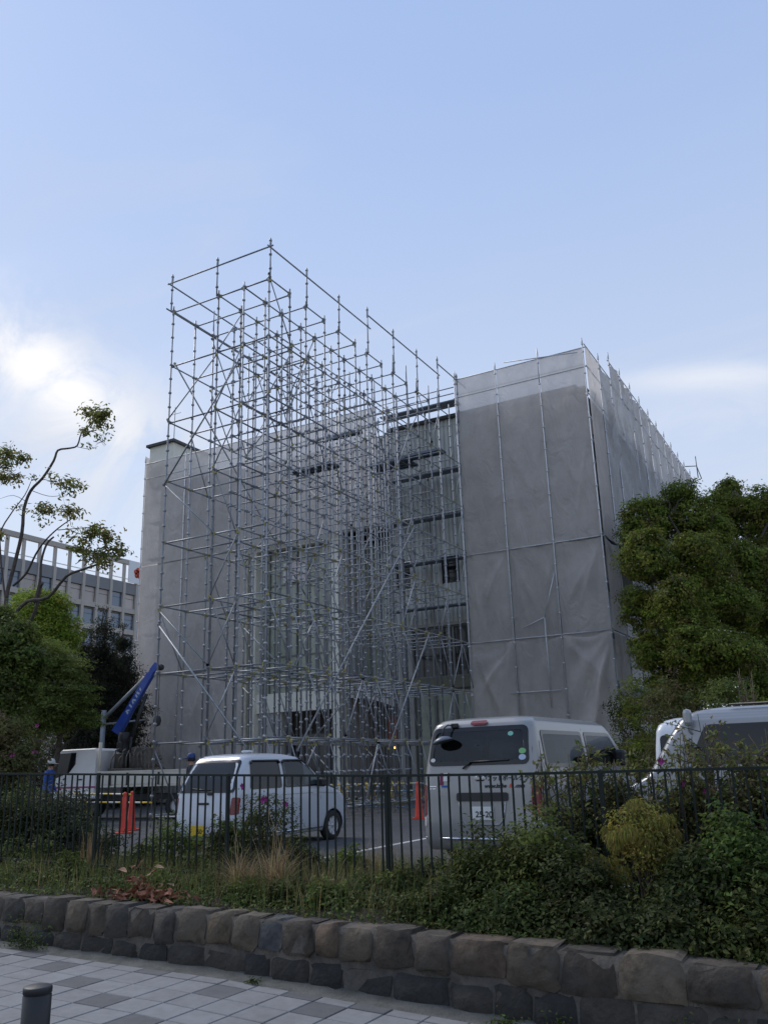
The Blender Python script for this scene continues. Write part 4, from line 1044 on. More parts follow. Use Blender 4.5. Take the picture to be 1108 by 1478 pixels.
for sx in (-1, 1):
    for q, lp in enumerate((sw1, sw2)):
        gl = B.patch('s', lp, .004, 'side_window', M['side_glass'] if q == 0 else M['privacy_glass'], van, sx)
        B.patch('s', lp, .007, 'border', M['frit'], gl, sx, hole=inset(lp, .055))
    B.line('s', [(2.06, .35), (2.06, 1.22), (2.06, 1.78)], .005, -.001, 'door_seam', M['black_plastic'], van, sx)
    B.line('s', [(.40, 1.12), (2.0, 1.10), (3.3, 1.08)], .006, 0, 'slide_rail', M['black_plastic'], van, sx)
    B.patch('s', rrect(3.15, 3.30, 1.02, 1.06, .015), .012, 'door_handle', M['silver_body'], van, sx)
    lp = [(-x_ if sx < 0 else x_, z_) for x_, z_ in rrect(.755, .843, .66, 1.06, .03)]
    B.patch('r', lp, .006, 'tail_light', M['red_lens'], van)
    lp = [(-x_ if sx < 0 else x_, z_) for x_, z_ in rrect(.76, .843, .52, .64, .02)]
    B.patch('r', lp, .006, 'reverse_light', M['clear_lens'], van)
    wheel(van, sx*.76, .95, .33, .2, sx); wheel(van, sx*.76, 3.72, .33, .2, sx)
    # door mirrors
    MB().box((sx*.83-.0, 3.28, 1.22), (sx*1.02, 3.42, 1.48), 0, .05).tube([(sx*.8, 3.4, 1.24), (sx*.9, 3.36, 1.3)], .03).build('door_mirror', M['black_plastic'], van)
    B.line('r', [(sx*.795, .60), (sx*.78, 1.1), (sx*.755, 1.5), (sx*.725, 1.80)], .004, -.0015, 'hatch_seam', M['black_plastic'], van)
fg = B.patch('f', fw, .004, 'windscreen', M['car_glass'], van)
seats(van, B, (2.1, 1.2, 3.0), 1.18, .38)
MB().box((-.75, 3.55, .8), (.75, 3.95, 1.12), 0, .06).build('dashboard', M['black_plastic'], van)
MB().lathe([(.19, -.015), (.205, 0), (.19, .015), (.175, 0)], 18, 0, (.38, 3.35, 1.18), axis='y').build('steering_wheel', M['black_plastic'], van)
MB().box((-.78, .3, .35), (.78, 4.0, .40)).build('floor_pan', M['black_plastic'], van)
MB().box((.42, 1.1, .8), (.62, 1.35, 1.62), 0, .03).build('orange_case', M['red_panel'], van)
B.line('r', [(-.79, .375), (-.4, .37), (0, .37), (.4, .37), (.79, .375)], .018, .004, 'bumper_strip', M['chrome'], van)
B.patch('r', rrect(-.30, .44, .84, .95, .03), .012, 'tailgate_grip', M['black_plastic'], van)
for pts in ([(-.26, .83), (-.24, .62), (-.17, .55), (.30, .55), (.37, .62), (.40, .83)],):
    B.line('r', pts, .012, .004, 'plate_surround', M['silver_body2'], van)
yr_ = B.rear(.07, .69)[1]
pl = MB().box((-.165, -.006, -.083), (.165, 0, .083), 0, .002).build('number_plate', M['plate_white'], van, (.07, yr_-.008, .69), (-.06, 0, 0))
text('25-20', 'plate_digits', .105, M['ink'], pl, (.025, -.0075, -.018), REAR, bold=.002)
yr_ = B.rear(.3, 1.12)[1]
text('神戸フットボールクラブ', 'lettering', .074, M['ink'], van, (.40, B.rear(.4, 1.125)[1]-.004, 1.125), (math.pi/2-.15, 0, 0), bold=.0022)
text('www.kobe', 'web_address', .070, M['ink'], van, (.26, B.rear(.3, 1.03)[1]-.004, 1.03), (math.pi/2-.15, 0, 0), shear=.25, bold=.003)
text('fc', 'web_address', .070, M['ink_red'], van, (.478, B.rear(.47, 1.03)[1]-.004, 1.03), (math.pi/2-.15, 0, 0), shear=.25, bold=.003)
text('.com', 'web_address', .070, M['ink'], van, (.60, B.rear(.58, 1.03)[1]-.004, 1.03), (math.pi/2-.15, 0, 0), shear=.25, bold=.003)
em = MB().lathe([(.052, 0), (.060, .006), (.068, 0)], 20, 0, (0, 0, 0), axis='y').box((-.085, -.004, -.014), (.085, .004, .014)).build('badge', M['chrome'], van, (.04, B.rear(.0, 1.13)[1]-.006, 1.13))
MB().box((-.06, -.003, .012), (.06, 0, .02)).box((-.05, -.003, -.02), (-.015, 0, -.012)).box((.0, -.003, -.02), (.05, 0, -.012)).build('trim_badge', M['chrome'], van, (-.66, B.rear(-.64, 1.02)[1]-.006, 1.02), (-.1, 0, -.1))
bd = MB().box((-.08, -.002, -.08), (-.03, 0, .08), 0).box((-.03, -.002, -.03), (.035, 0, .08), 1).box((-.05, -.0025, -.11), (.05, -.0005, -.085), 2).box((.035, -.002, -.04), (.06, 0, .08), 0)
bd.build('club_sticker', [mat('sticker_maroon', (.16, .02, .06)), M['plate_white'], mat('sticker_blue', (.02, .08, .3))], van, (-.47, B.rear(-.45, 1.12)[1]-.005, 1.13), (-.15, 0, 0))
B.patch('r', rrect(-.12, .12, 1.835, 1.895, .025), .03, 'high_brake_light', M['red_lens'], van)
yw = lambda x_, z_, o_=.02: B.rear(x_, z_, o_)
MB().tube([yw(-.20, 1.26, .03), yw(-.10, 1.34, .03)], .014).tube([yw(-.10, 1.345, .03), yw(.45, 1.36, .02)], .011).build('wiper', M['black_plastic'], van)
mr = MB().tube([yw(-.36, 1.84, .02), yw(-.43, 1.85, .10), yw(-.475, 1.80, .13), yw(-.475, 1.68, .13)], .011).box(np.array(yw(-.36, 1.84))-(.05, .03, .03), np.array(yw(-.36, 1.84))+(.05, .02, .03), 0, .01).build('parking_mirror', M['black_plastic'], van)
mh = MB().lathe([(.03, .045), (.1, .02), (.15, -.02), (.145, -.03), (0, -.03)], 20, 0, (0, 0, 0), axis='z').build('mirror_head', mat('mirror_back', (.12, .14, .17), .3), mr, (yw(-.47, 1.64, .13)[0], yw(-.47, 1.64, .13)[1], 1.65), (0, math.radians(-14), 0))
for x_, z_, r_, c_n in ((-.665, 1.38, .035, M['plate_white']), (.64, 1.47, .05, mat('sticker_green', (.2, .45, .2))), (.64, 1.39, .05, mat('sticker_pale_blue', (.4, .5, .65))), (.47, 1.70, .04, mat('sticker_mint', (.2, .5, .42)))):
    B.patch('r', [(x_+r_*math.cos(q), z_+r_*.75*math.sin(q)) for q in np.linspace(0, 2*math.pi, 16, endpoint=False)], .010, 'sticker', c_n, van)

# ---- white kei wagon
kei = empty('parked_car', (2.60, -5.25, VZ-.01), math.radians(-3.5)); tag(kei, 'small white boxy car with roof visors and yellow plate, parked left of the silver van', 'car')
B = Body([(.20, .10, 3.28, .69, .14), (.30, .0, 3.39, .73, .16), (.5, .0, 3.395, .737, .17), (.62, .015, 3.38, .737, .17), (.82, .05, 3.30, .735, .16), (.95, .075, 3.05, .73, .15), (1.0, .09, 2.74, .722, .14), (1.15, .14, 2.54, .70, .13),
          (1.35, .26, 2.30, .655, .12), (1.50, .36, 2.05, .615, .13), (1.56, .42, 1.92, .585, .15), (1.60, .50, 1.75, .52, .17), (1.622, .60, 1.6, .44, .18), (1.632, .74, 1.42, .34, .18)])
rw = rrect(-.655, .655, .98, 1.52, .06, skew=lambda a, z: (a*(1-.14*(z-1.0)/.5), z))
s1 = rrect(.42, 1.30, 1.02, 1.50, .05, skew=lambda a, z: (a+(.10*(z-1.0)/.5 if a < .8 else 0), z)); s2 = rrect(1.38, 2.52, 1.02, 1.50, .05, skew=lambda a, z: (a if a < 1.9 else a-(z-1.02)*1.0*min(1, (a-1.9)/.5), z))
B.shell('body', [M['white_body'], M['black_plastic']], kei, arches=((.50, .27, .315), (2.85, .27, .315)), holes=(('s', (1.45, 2.0, 1.07, 1.46)),))
gl = B.patch('r', rw, .005, 'rear_window', M['glass_dark'], kei); 
B.patch('r', rw, .008, 'border', M['frit'], gl, hole=inset(rw, .04))
for sx in (-1, 1):
    for lp, dk_ in ((s1, 'glass_dark'), (s2, 'car_glass')):
        gl = B.patch('s', lp, .005, 'side_window', M[dk_], kei, sx); B.patch('s', lp, .008, 'border', M['frit'], gl, sx, hole=inset(lp, .03))
        L_ = np.array(lp); top = L_[L_[:, 1] > 1.40]; top = top[np.argsort(top[:, 0])]
        B.line('s', [tuple(p) for p in top], .02, .022, 'rain_visor', M['glass_dark'], kei, sx)
    B.line('s', [(1.34, .25), (1.34, .98), (1.345, 1.52)], .004, -.001, 'door_seam', M['black_plastic'], kei, sx)
    B.line('s', [(2.42, .25), (2.45, .80), (2.40, 1.0)], .004, -.001, 'door_seam', M['black_plastic'], kei, sx)
    B.line('s', [(.30, .88), (1.3, .90), (2.4, .90), (3.0, .86)], .007, -.002, 'body_crease', M['silver_body2'], kei, sx)
    B.line('s', [(.85, .27), (2.5, .27)], .012, .006, 'sill_strip', M['chrome'], kei, sx)
    for y_ in (1.12, 2.18): B.patch('s', rrect(y_, y_+.15, .87, .905, .012), .014, 'door_handle', M['white_body'], kei, sx)
    wheel(kei, sx*.655, .50, .275, .155, sx, 9); wheel(kei, sx*.655, 2.85, .275, .155, sx, 9)
    lp = [(sx*x_, z_) for x_, z_ in rrect(.62, .728, .62, .90, .03)]; B.patch('r', lp, .006, 'tail_light', M['red_lens'], kei)
    lp = [(sx*x_, z_) for x_, z_ in rrect(.42, .70, .62, .82, .05)]; B.patch('f', lp, .006, 'headlight', M['clear_lens'], kei)
    MB().box((sx*.74, 2.32, 1.0), (sx*.90, 2.44, 1.16), 0, .04).tube([(sx*.7, 2.42, 1.02), (sx*.78, 2.40, 1.06)], .025).build('door_mirror', M['black_plastic'], kei)
    B.line('r', [(sx*.64, .50), (sx*.63, .98), (sx*.58, 1.5)], .004, -.001, 'hatch_seam', M['black_plastic'], kei)
fw = rrect(-.58, .58, 1.04, 1.5, .06); B.patch('f', fw, .004, 'windscreen', M['car_glass'], kei)
MB().tube([B.rear(.1, 1.02, .02), B.rear(-.35, 1.05, .02)], .011).box(np.array(B.rear(.12, .97))-(.06, .03, .03), np.array(B.rear(.12, .97))+(.06, .01, .03), 0, .01).build('wiper', M['black_plastic'], kei)
B.line('r', [(-.71, .45), (0, .43), (.71, .45)], .008, -.001, 'bumper_seam', M['black_plastic'], kei)
MB().box((-.12, -.012, -.02), (.12, .0, .02), 0, .005).build('hatch_grip', M['black_plastic'], kei, (0, B.rear(0, .80)[1], .80))
pl = MB().box((-.165, -.006, -.083), (.165, 0, .083), 0, .002).build('number_plate', M['plate_yellow'], kei, (-.1, B.rear(0, .34)[1]-.006, .36))
text('60', 'plate_digits', .11, M['ink'], pl, (.07, -.0075, -.015), REAR, bold=.002)
MB().box((-.2, 1.2, 1.655), (.0, 1.32, 1.70), 0, .02).build('roof_aerial', M['white_body'], kei)

# ---- silver minivan across the right side, front to the left
mvn = empty('parked_minivan', (14.27, -3.7, VZ), math.radians(90)); tag(mvn, 'silver grey people carrier with roof rail, side on behind the shrubs at right', 'van')
B = Body([(.22, .08, 4.60, .80, .16), (.34, .0, 4.69, .845, .18), (.7, .0, 4.68, .848, .18), (.95, .03, 4.55, .846, .17), (1.08, .05, 4.22, .84, .15), (1.3, .09, 4.06, .82, .14),
          (1.62, .15, 3.86, .785, .14), (1.84, .21, 3.70, .745, .16), (1.92, .26, 3.60, .70, .18), (1.98, .34, 3.42, .62, .2), (2.0, .5, 3.2, .5, .22)])
B.shell('body', [M['silver_body2'], M['black_plastic']], mvn, arches=((.95, .31, .38), (3.75, .31, .38)))
for sx in (-1, 1):
    for a, c, sk in ((.35, 1.35, None), (1.45, 2.35, None), (2.45, 3.62, lambda a_, z_: (a_ if a_ < 3.0 else a_-(z_-1.2)*.5*min(1, (a_-3.0)/.4), z_))):
        lp = rrect(a, c, 1.22, 1.76, .06, skew=sk); gl = B.patch('s', lp, .005, 'side_window', M['glass_dark'], mvn, sx)
    B.line('s', [(2.4, .35), (2.4, 1.82)], .005, -.001, 'door_seam', M['black_plastic'], mvn, sx)
    MB().tube([(sx*.64, .5, 2.02), (sx*.64, 3.0, 2.02)], .018).build('roof_rail', M['black_plastic'], mvn)
    for y_ in (.8, 1.5, 2.2): MB().lathe([(.03, 1.99), (.03, 2.03), (0, 2.045)], 8, 0, (sx*.5, y_, 0)).build('roof_stud', M['white_van'], mvn)
    wheel(mvn, sx*.76, .95, .33, .2, sx); wheel(mvn, sx*.76, 3.75, .33, .2, sx)
    MB().box((sx*.85, 3.5, 1.2), (sx*1.02, 3.62, 1.46), 0, .05).build('door_mirror', M['silver_body2'], mvn)
fw = rrect(-.70, .70, 1.16, 1.82, .08); B.patch('f', fw, .004, 'windscreen', M['glass_dark'], mvn)
MB().tube([(-.70, 3.50, 1.6), (-.85, 3.54, 1.68), (-.87, 3.54, 1.8)], .018).box((-.94, 3.48, 1.74), (-.80, 3.60, 1.98), 0, .055).build('nose_mirror', M['silver_body2'], mvn)

# ---- white van further back
wv2 = empty('white_van', (10.05, -.6, VZ), 0.0); wv2.scale = (1, 1, 1.07); tag(wv2, 'white van half hidden by bushes, left of the silver people carrier', 'van')
B = Body([(.25, .05, 3.35, .70, .12), (.36, .0, 3.39, .735, .13), (.9, .0, 3.39, .738, .13), (1.05, .02, 3.30, .735, .12), (1.4, .07, 3.10, .715, .12), (1.70, .12, 2.95, .68, .13), (1.80, .16, 2.85, .64, .16), (1.88, .26, 2.7, .52, .2), (1.91, .4, 2.5, .4, .2)])
B.shell('body', [M['white_van'], M['black_plastic']], wv2, arches=((.5, .28, .32), (2.7, .28, .32)))
lp = rrect(-.60, .60, 1.12, 1.62, .07); B.patch('r', lp, .005, 'rear_window', M['glass_dark'], wv2)
for sx in (-1, 1):
    for a, c in ((.3, 1.25), (1.35, 2.5)): B.patch('s', rrect(a, c, 1.1, 1.6, .06), .005, 'side_window', M['glass_dark'], wv2, sx)
    lp = [(sx*x_, z_) for x_, z_ in rrect(.62, .73, .6, 1.0, .03)]; B.patch('r', lp, .006, 'tail_light', M['red_lens'], wv2)
    wheel(wv2, sx*.655, .5, .28, .16, sx, 8); wheel(wv2, sx*.655, 2.7, .28, .16, sx, 8)
for x_ in np.linspace(-.4, .4, 6): MB().tube([(x_, .35, 1.90-.12*abs(x_)), (x_, 2.4, 1.915-.12*abs(x_))], .012, 5).build('roof_rib', M['white_van'], wv2)
B.line('r', [(-.72, .5), (0, .48), (.72, .5)], .01, 0, 'bumper_seam', M['black_plastic'], wv2)

# ---- crane truck beside the scaffold, cab to the left
trk = empty('crane_truck', (-10.0, 2.6, LOT), math.radians(20)); tag(trk, 'white flatbed truck with a raised blue loading crane behind its cab', 'truck')
cab = MB(); prof = [(.0, .62), (.0, 1.0), (.04, 1.25), (.42, 2.02), (.52, 2.10), (1.62, 2.12), (1.70, 2.05), (1.70, .62)]
def extr(bb, prof, y0, y1, mi=0, ins=.05):
    n = len(prof); c = np.mean(prof, 0)
    P_in = [tuple(c+(np.array(p)-c)*(1-ins)) for p in prof]
    vs = [(x_, y0, z_) for x_, z_ in P_in]+[(x_, y0+.07, z_) for x_, z_ in prof]+[(x_, y1-.07, z_) for x_, z_ in prof]+[(x_, y1, z_) for x_, z_ in P_in]
    fs = [tuple(range(n))]+[tuple(reversed(range(3*n, 4*n)))]
    for k in range(3): fs += [(k*n+i, (k+1)*n+i, (k+1)*n+(i+1) % n, k*n+(i+1) % n) for i in range(n)]
    return bb.add(vs, fs, mi)
extr(cab, prof, -.90, .90).build('cab', M['truck_white'], trk)
wnp = [(.13, 1.32), (.46, 1.98), (1.0, 2.0), (1.0, 1.66), (.80, 1.40), (.15, 1.18)]
for y_ in (-.912, .902): MB().add([(x_, y_, z_) for x_, z_ in wnp]+[(x_, y_+.01, z_) for x_, z_ in wnp], [tuple(range(6)), tuple(reversed(range(6, 12)))]+[(i, i+6, (i+1) % 6+6, (i+1) % 6) for i in range(6)]).build('side_window', M['glass_dark'], trk)
MB().add([(.045, -.78, 1.33), (.045, .78, 1.33), (.36, .72, 1.96), (.36, -.72, 1.96)], [(0, 1, 2, 3)]).build('windscreen', M['glass_dark'], trk).location = (-.012, 0, .006)
MB().box((.0, -.915, .95), (1.7, -.905, 1.0)).build('stripe', M['magenta_line'], trk)
MB().box((1.1, -.92, 1.18), (1.25, -.905, 1.22)).build('door_handle', M['black_plastic'], trk)
MB().tube([(.05, -.9, 1.3), (-.08, -1.05, 1.35), (-.08, -1.05, 1.7)], .012).box((-.13, -1.12, 1.5), (-.03, -.98, 1.85), 0, .02).build('door_mirror', M['black_plastic'], trk)
MB().box((-.06, -.88, .45), (.2, .88, .75), 0, .03).build('bumper', M['truck_white'], trk)
MB().box((.3, -.42, .55), (5.55, .42, .72)).build('chassis', M['crane_dark'], trk)
bed = MB().box((1.76, -.95, .95), (5.6, .95, 1.03)).build('bed', M['bed_cream'], trk)
for y0 in (-.97, .93):
    bp = MB().box((1.76, y0, 1.035), (5.6, y0+.04, 1.42)).box((1.76, y0-.012, 1.38), (5.6, y0+.05, 1.425)).build('side_board', M['bed_cream'], trk)
    for x_ in (2.2, 2.75, 3.75, 4.65, 5.55): MB().box((x_-.03, y0-.03, 1.0), (x_+.03, y0-.013, 1.36)).build('latch', M['crane_dark'], bp)
MB().box((5.56, -.93, 1.035), (5.6, .93, 1.42)).build('tailboard', M['bed_cream'], trk)
MB().tube([(1.8, -.93, 1.42), (1.8, -.93, 2.28)], .05, 6).build('corner_post', M['bed_cream'], trk)
for x_ in (.85, 4.3):
    for sy in (-1, 1):
        wt = MB().lathe([(.2, -.11), (.34, -.11), (.37, -.07), (.37, .07), (.34, .11), (.2, .11)], 24, 0, axis='y', caps=False).build('wheel', M['rubber'], trk, (x_, sy*.78, .37))
        MB().lathe([(0, sy*.06), (.12, sy*.05), (.21, sy*.09), (.21, -sy*.05)], 16, 0, axis='y').build('rim', M['rim'], wt)
# crane: base, column, boom, stays, hook
cbm = MB().box((1.95, -.7, 1.04), (3.1, .7, 1.5), 0, .02).box((2.05, -.5, 1.5), (2.35, .1, 1.95), 0, .03).box((2.55, -.4, 1.5), (3.0, .5, 2.12), 0, .03).box((1.95, .1, 1.5), (2.5, .65, 2.0), 0, .02)
for q in range(9): cbm.tube([(2.0+.13*q, -.62, 1.45), (2.05+.12*q, -.66, 1.75+.3*math.sin(q*1.7)**2), (2.1+.11*q, -.5, 2.0+.12*math.sin(q*2.3))], .022, 5)
cbm.tube([(3.12, -.6, 1.04), (3.12, -.6, 2.15)], .03).tube([(3.22, -.55, 1.04), (3.2, -.5, 2.0)], .025).tube([(3.0, -.62, 2.0), (3.2, -.62, 2.05)], .025).build('crane_base', M['crane_grey'], trk)
MB().lathe([(.2, 1.15), (.2, 1.9), (.14, 1.95), (.13, 2.3), (.17, 2.35), (.17, 2.6)], 16, 0, (2.15, -.1, 0)).tube([(2.38, -.2, 1.5), (2.45, -.2, 2.45)], .04).box((2.02, -.32, 2.0), (2.2, -.2, 2.3), 0, .03).build('crane_column', M['crane_dark'], trk)
bA, bZ = np.array([1.95, -.05, 2.72]), np.array([3.02, -.05, 4.55]); dr = bZ-bA; dr /= np.linalg.norm(dr); up_ = np.array([-dr[2], 0, dr[0]]); Lb = np.linalg.norm(bZ-bA)
def beam(bb, a, c, w0, h0, w1, h1, mi=0):
    vs = []
    for p, w_, h_ in ((a, w0, h0), (c, w1, h1)):
        for sx, sz in ((-1, -1), (1, -1), (1, 1), (-1, 1)): vs.append(p+np.array([0, sx*w_/2, 0])+up_*sz*h_/2)
    return bb.add(vs, [(0, 1, 2, 3), (7, 6, 5, 4), (0, 4, 5, 1), (1, 5, 6, 2), (2, 6, 7, 3), (3, 7, 4, 0)], mi)
bm_ = MB(); beam(bm_, bA-dr*.15, bA+dr*.5, .24, .29, .22, .25); beam(bm_, bA+dr*.45, bA+dr*1.95, .22, .215, .22, .20)
boom = bm_.build('boom', M['crane_blue'], trk)
b2 = MB(); beam(b2, bA+dr*1.9, bZ, .16, .15, .16, .15); b2.build('inner_boom', M['crane_blue'], boom)
b3 = MB(); beam(b3, bZ-dr*.05-up_*.02, bZ+dr*.22-up_*.03, .20, .20, .18, .16); b3.lathe([(.10, -.05), (.10, .05)], 14, 1, (3.26, -.05, 4.60), axis='y'); b3.build('boom_head', [M['crane_blue'], M['crane_dark']], boom)
b4 = MB(); b4.tube([bA-up_*.3-dr*.0+np.array([.15, 0, -.2]), bA+dr*1.35-up_*.22], .06, 8); b4.build('lift_ram', M['crane_dark'], trk)
lm = MB()
for q, (t0, hgt, sl) in enumerate(((.55, .20, .05), (.66, .14, -.05), (.78, .2, .03), (.90, .15, .06), (1.02, .2, -.03), (1.13, .16, .04), (1.25, .2, .0), (1.36, .13, .05))):
    p0 = bA+dr*t0-up_*hgt*.28+np.array([0, -.1125, 0]); p1 = bA+dr*(t0+sl)+up_*hgt*.28+np.array([0, -.1125, 0]); e = dr*.03
    lm.add([p0-e, p0+e, p1+e, p1-e], [(0, 1, 2, 3)])
lm.build('boom_lettering', M['letter_pale'], boom)
MB().tube([(3.24, -.05, 4.5), (3.24, -.05, 3.05)], .012, 5).tube([(3.18, -.05, 4.45), (3.18, -.05, 3.05)], .008, 5).build('cable', M['crane_dark'], trk)
hk = MB().lathe([(0, -.0), (.10, -.05), (.13, -.18), (.10, -.32), (0, -.36)], 12, 0, (3.22, -.05, 3.1)).build('hook_block', M['crane_dark'], trk)
MB().tube([(.0+.07*math.sin(q), 0, -.46+.09*math.cos(q)) for q in np.linspace(0, 5.0, 14)], .02, 6).build('hook', M['galv_dark'], hk)
# pipe stand against the hedge behind the truck
ps = empty('pipe_prop', (float(at(146, 1100, 6)[0]), 6.0, LOT)); tag(ps, 'grey steel pipe post with a long slanting brace beside the left end of the building', 'pipe prop')
MB().tube([(0, 0, 0), (0, 0, 3.6)], .09, 8).build('post', M['galv_dark'], ps); MB().tube([(.1, 0, 3.35), (1.05, .9, 4.75)], .07, 8).build('brace', M['galv_dark'], ps); MB().tube([(.1, 0, 3.1), (1.5, .6, 3.2)], .04, 6).build('rail', M['galv_dark'], ps)

# ------------------------------------------------------------------ cones and barricades
def cone(x_, y_, label):
    c = empty('traffic_cone', (x_, y_, LOT), random.uniform(0, .6)); tag(c, label, 'traffic cone', 'red cones in the parking lot')
    MB().box((-.17, -.17, 0), (.17, .17, .03), 0, .01).build('base', M['cone'], c)
    MB().lathe([(.12, .03), (.105, .06), (.075, .50), (.062, .78), (.04, .83), (.05, .86), (.05, .90), (0, .92)], 18).build('cone', M['cone'], c)
    return c
cone(-2.74, -1.75, 'red post cone in front of the truck, the nearer of the pair'); cone(float(at(190, 1180, -.9)[0]), -.9, 'red post cone in front of the truck, the further of the pair'); cone(float(at(604, 1160, 3.6)[0]), 3.6, 'red post cone just left of the silver van')
def striped_bar(parent, a, c, r=.02, n=8, mats=('bar_y', 'bar_k')):
    a, c = np.array(a, float), np.array(c, float); b_ = MB()
    for i in range(n): b_.tube([a+(c-a)*i/n, a+(c-a)*(i+1)/n], r, 7, i % 2, caps=i in (0, n-1))
    return b_.build('striped_bar', [M[m] for m in mats], parent)
for (xa, ya, xb, yb, z, lb) in ((-7.2, .2, -2.77, -1.55, .86, 'upper yellow and white bar hung between cones in front of the truck'), (-7.4, .4, -3.2, -.38, .62, 'lower yellow and white bar hung between cones in front of the truck')):
    bo_ = empty('cone_bar', (xa, ya, LOT)); tag(bo_, lb, 'barrier bar')
    striped_bar(bo_, (0, 0, z), (xb-xa, yb-ya, z), .022, 9, ('bar_y', 'bar_w'))
    MB().tube([(0, 0, 0), (0, 0, z)], .02).build('foot', M['bar_k'], bo_)
names = ['leftmost', 'second from left', 'third from left', 'rightmost']
for i in range(4):
    bc = empty('barricade', (-4.2+i*1.02, 9.6, LOT), .04*(i-1)); tag(bc, f'yellow and blue pipe barricade under the scaffold, {names[i]} of the row', 'barricade', 'pipe barricades under the scaffold')
    for sx in (-.38, .38):
        MB().tube([(sx, -.25, 0), (sx, 0, .82)], .018, 6).tube([(sx, .25, 0), (sx, 0, .82)], .018, 6).tube([(sx, -.15, .32), (sx, .15, .32)], .014, 6).build('leg', M['bar_y'], bc)
    striped_bar(bc, (-.55, -.05, .75), (.55, -.05, .75), .026, 8, ('bar_y', 'bar_w')); striped_bar(bc, (-.55, -.12, .52), (.55, -.12, .52), .022, 6, ('blue_pipe', 'bar_w'))
    MB().tube([(-.45, -.25, .02), (.45, -.25, .02)], .018, 6).build('foot_pipe', M['blue_pipe'], bc)

# ------------------------------------------------------------------ workers
def person(name, loc, rz, label, top, legs, cap, bend=0.):
    root = empty(name, loc, rz); tag(root, label, 'person')
    J = [((0, 0, .95), .15), ((0, .01, 1.12), .14), ((0, .03+bend*.4, 1.32), .165), ((0, .03+bend, 1.45), .085), ((0, .04+bend, 1.53), .055), ((0, .055+bend*1.1, 1.64), .095), ((0, .06+bend*1.1, 1.72), .075),
         ((.17, .02+bend, 1.41), .068), ((.23, .05+bend, 1.14), .048), ((.22, .20+bend, .93), .036), ((.215, .25+bend, .85), .04),
         ((-.17, .02+bend, 1.41), .068), ((-.24, .02+bend, 1.14), .048), ((-.24, .12+bend, .92), .036), ((-.24, .15+bend, .84), .04),
         ((.095, 0, .88), .095), ((.10, .02, .50), .065), ((.10, -.01, .10), .048), ((.10, .12, .045), .04),
         ((-.095, 0, .88), .095), ((-.11, .04, .50), .065), ((-.11, .01, .10), .048), ((-.11, .14, .045), .04)]
    E_ = [(0, 1), (1, 2), (2, 3), (3, 4), (4, 5), (5, 6), (3, 7), (7, 8), (8, 9), (9, 10), (3, 11), (11, 12), (12, 13), (13, 14), (0, 15), (15, 16), (16, 17), (17, 18), (0, 19), (19, 20), (20, 21), (21, 22)]
    me = bpy.data.meshes.new('body'); me.from_pydata([j[0] for j in J], E_, []); o = bpy.data.objects.new('body', me); COL.objects.link(o)
    sk = o.modifiers.new('skin', 'SKIN'); sub = o.modifiers.new('sub', 'SUBSURF'); sub.levels = 2
    for v_, j in zip(me.skin_vertices[0].data, J): v_.radius = (j[1], j[1])
    me.skin_vertices[0].data[0].use_root = True
    bpy.context.view_layer.update(); m2 = bpy.data.meshes.new_from_object(o.evaluated_get(dgp())); o.modifiers.clear(); o.data = m2; o.parent = root
    m2.materials.clear()
    for m in (top, legs, M['skin'], M['black_plastic']): m2.materials.append(m)
    for p in m2.polygons:
        c = p.center; p.use_smooth = True
        p.material_index = 2 if (c.z > 1.50 or (abs(c.x) > .16 and c.z < .90 and c.z > .7 and c.y > .12)) else (3 if c.z < .1 else (1 if c.z < .95 and abs(c.x) < .2 else 0))
    hy = .06+bend*1.1
    MB().lathe([(.108, 1.665), (.112, 1.70), (.10, 1.76), (.07, 1.80), (0, 1.815)], 16, 0, (0, hy-.005, 0)).add([(-.08, hy+.07, 1.672), (.08, hy+.07, 1.672), (.06, hy+.19, 1.655), (-.06, hy+.19, 1.655), (-.08, hy+.07, 1.684), (.08, hy+.07, 1.684), (.06, hy+.19, 1.665), (-.06, hy+.19, 1.665)], [(3, 2, 1, 0), (4, 5, 6, 7), (0, 1, 5, 4), (1, 2, 6, 5), (2, 3, 7, 6), (3, 0, 4, 7)]).build('cap', cap, root)
    MB().lathe([(.096, 1.60), (.10, 1.665)], 14, 0, (0, hy-.02, 0)).build('hair', M['hair'], root)
    for sx in (-1, 1): MB().lathe([(0, .0), (.011, .004), (.011, .01), (0, .012)], 8, 0, (sx*.035, hy+.085, 1.635), axis='y').build('eye', M['ink'], root)
    MB().tube([(0, hy+.088, 1.635), (0, hy+.115, 1.60), (0, hy+.09, 1.59)], .012, 6).build('nose', M['skin'], root)
    return root
person('person', (float(at(72, 1100, .2)[0]), .2, LOT), math.radians(-70), 'worker in a blue jacket and white cap standing in front of the truck cab', M['jacket_blue'], M['trousers'], M['cap_white'])
person('person', (-2.7, .55, LOT), math.radians(115), 'worker in dark clothes and blue cap seen over the roof of the small white car', M['trousers'], M['trousers'], M['cap_blue'])

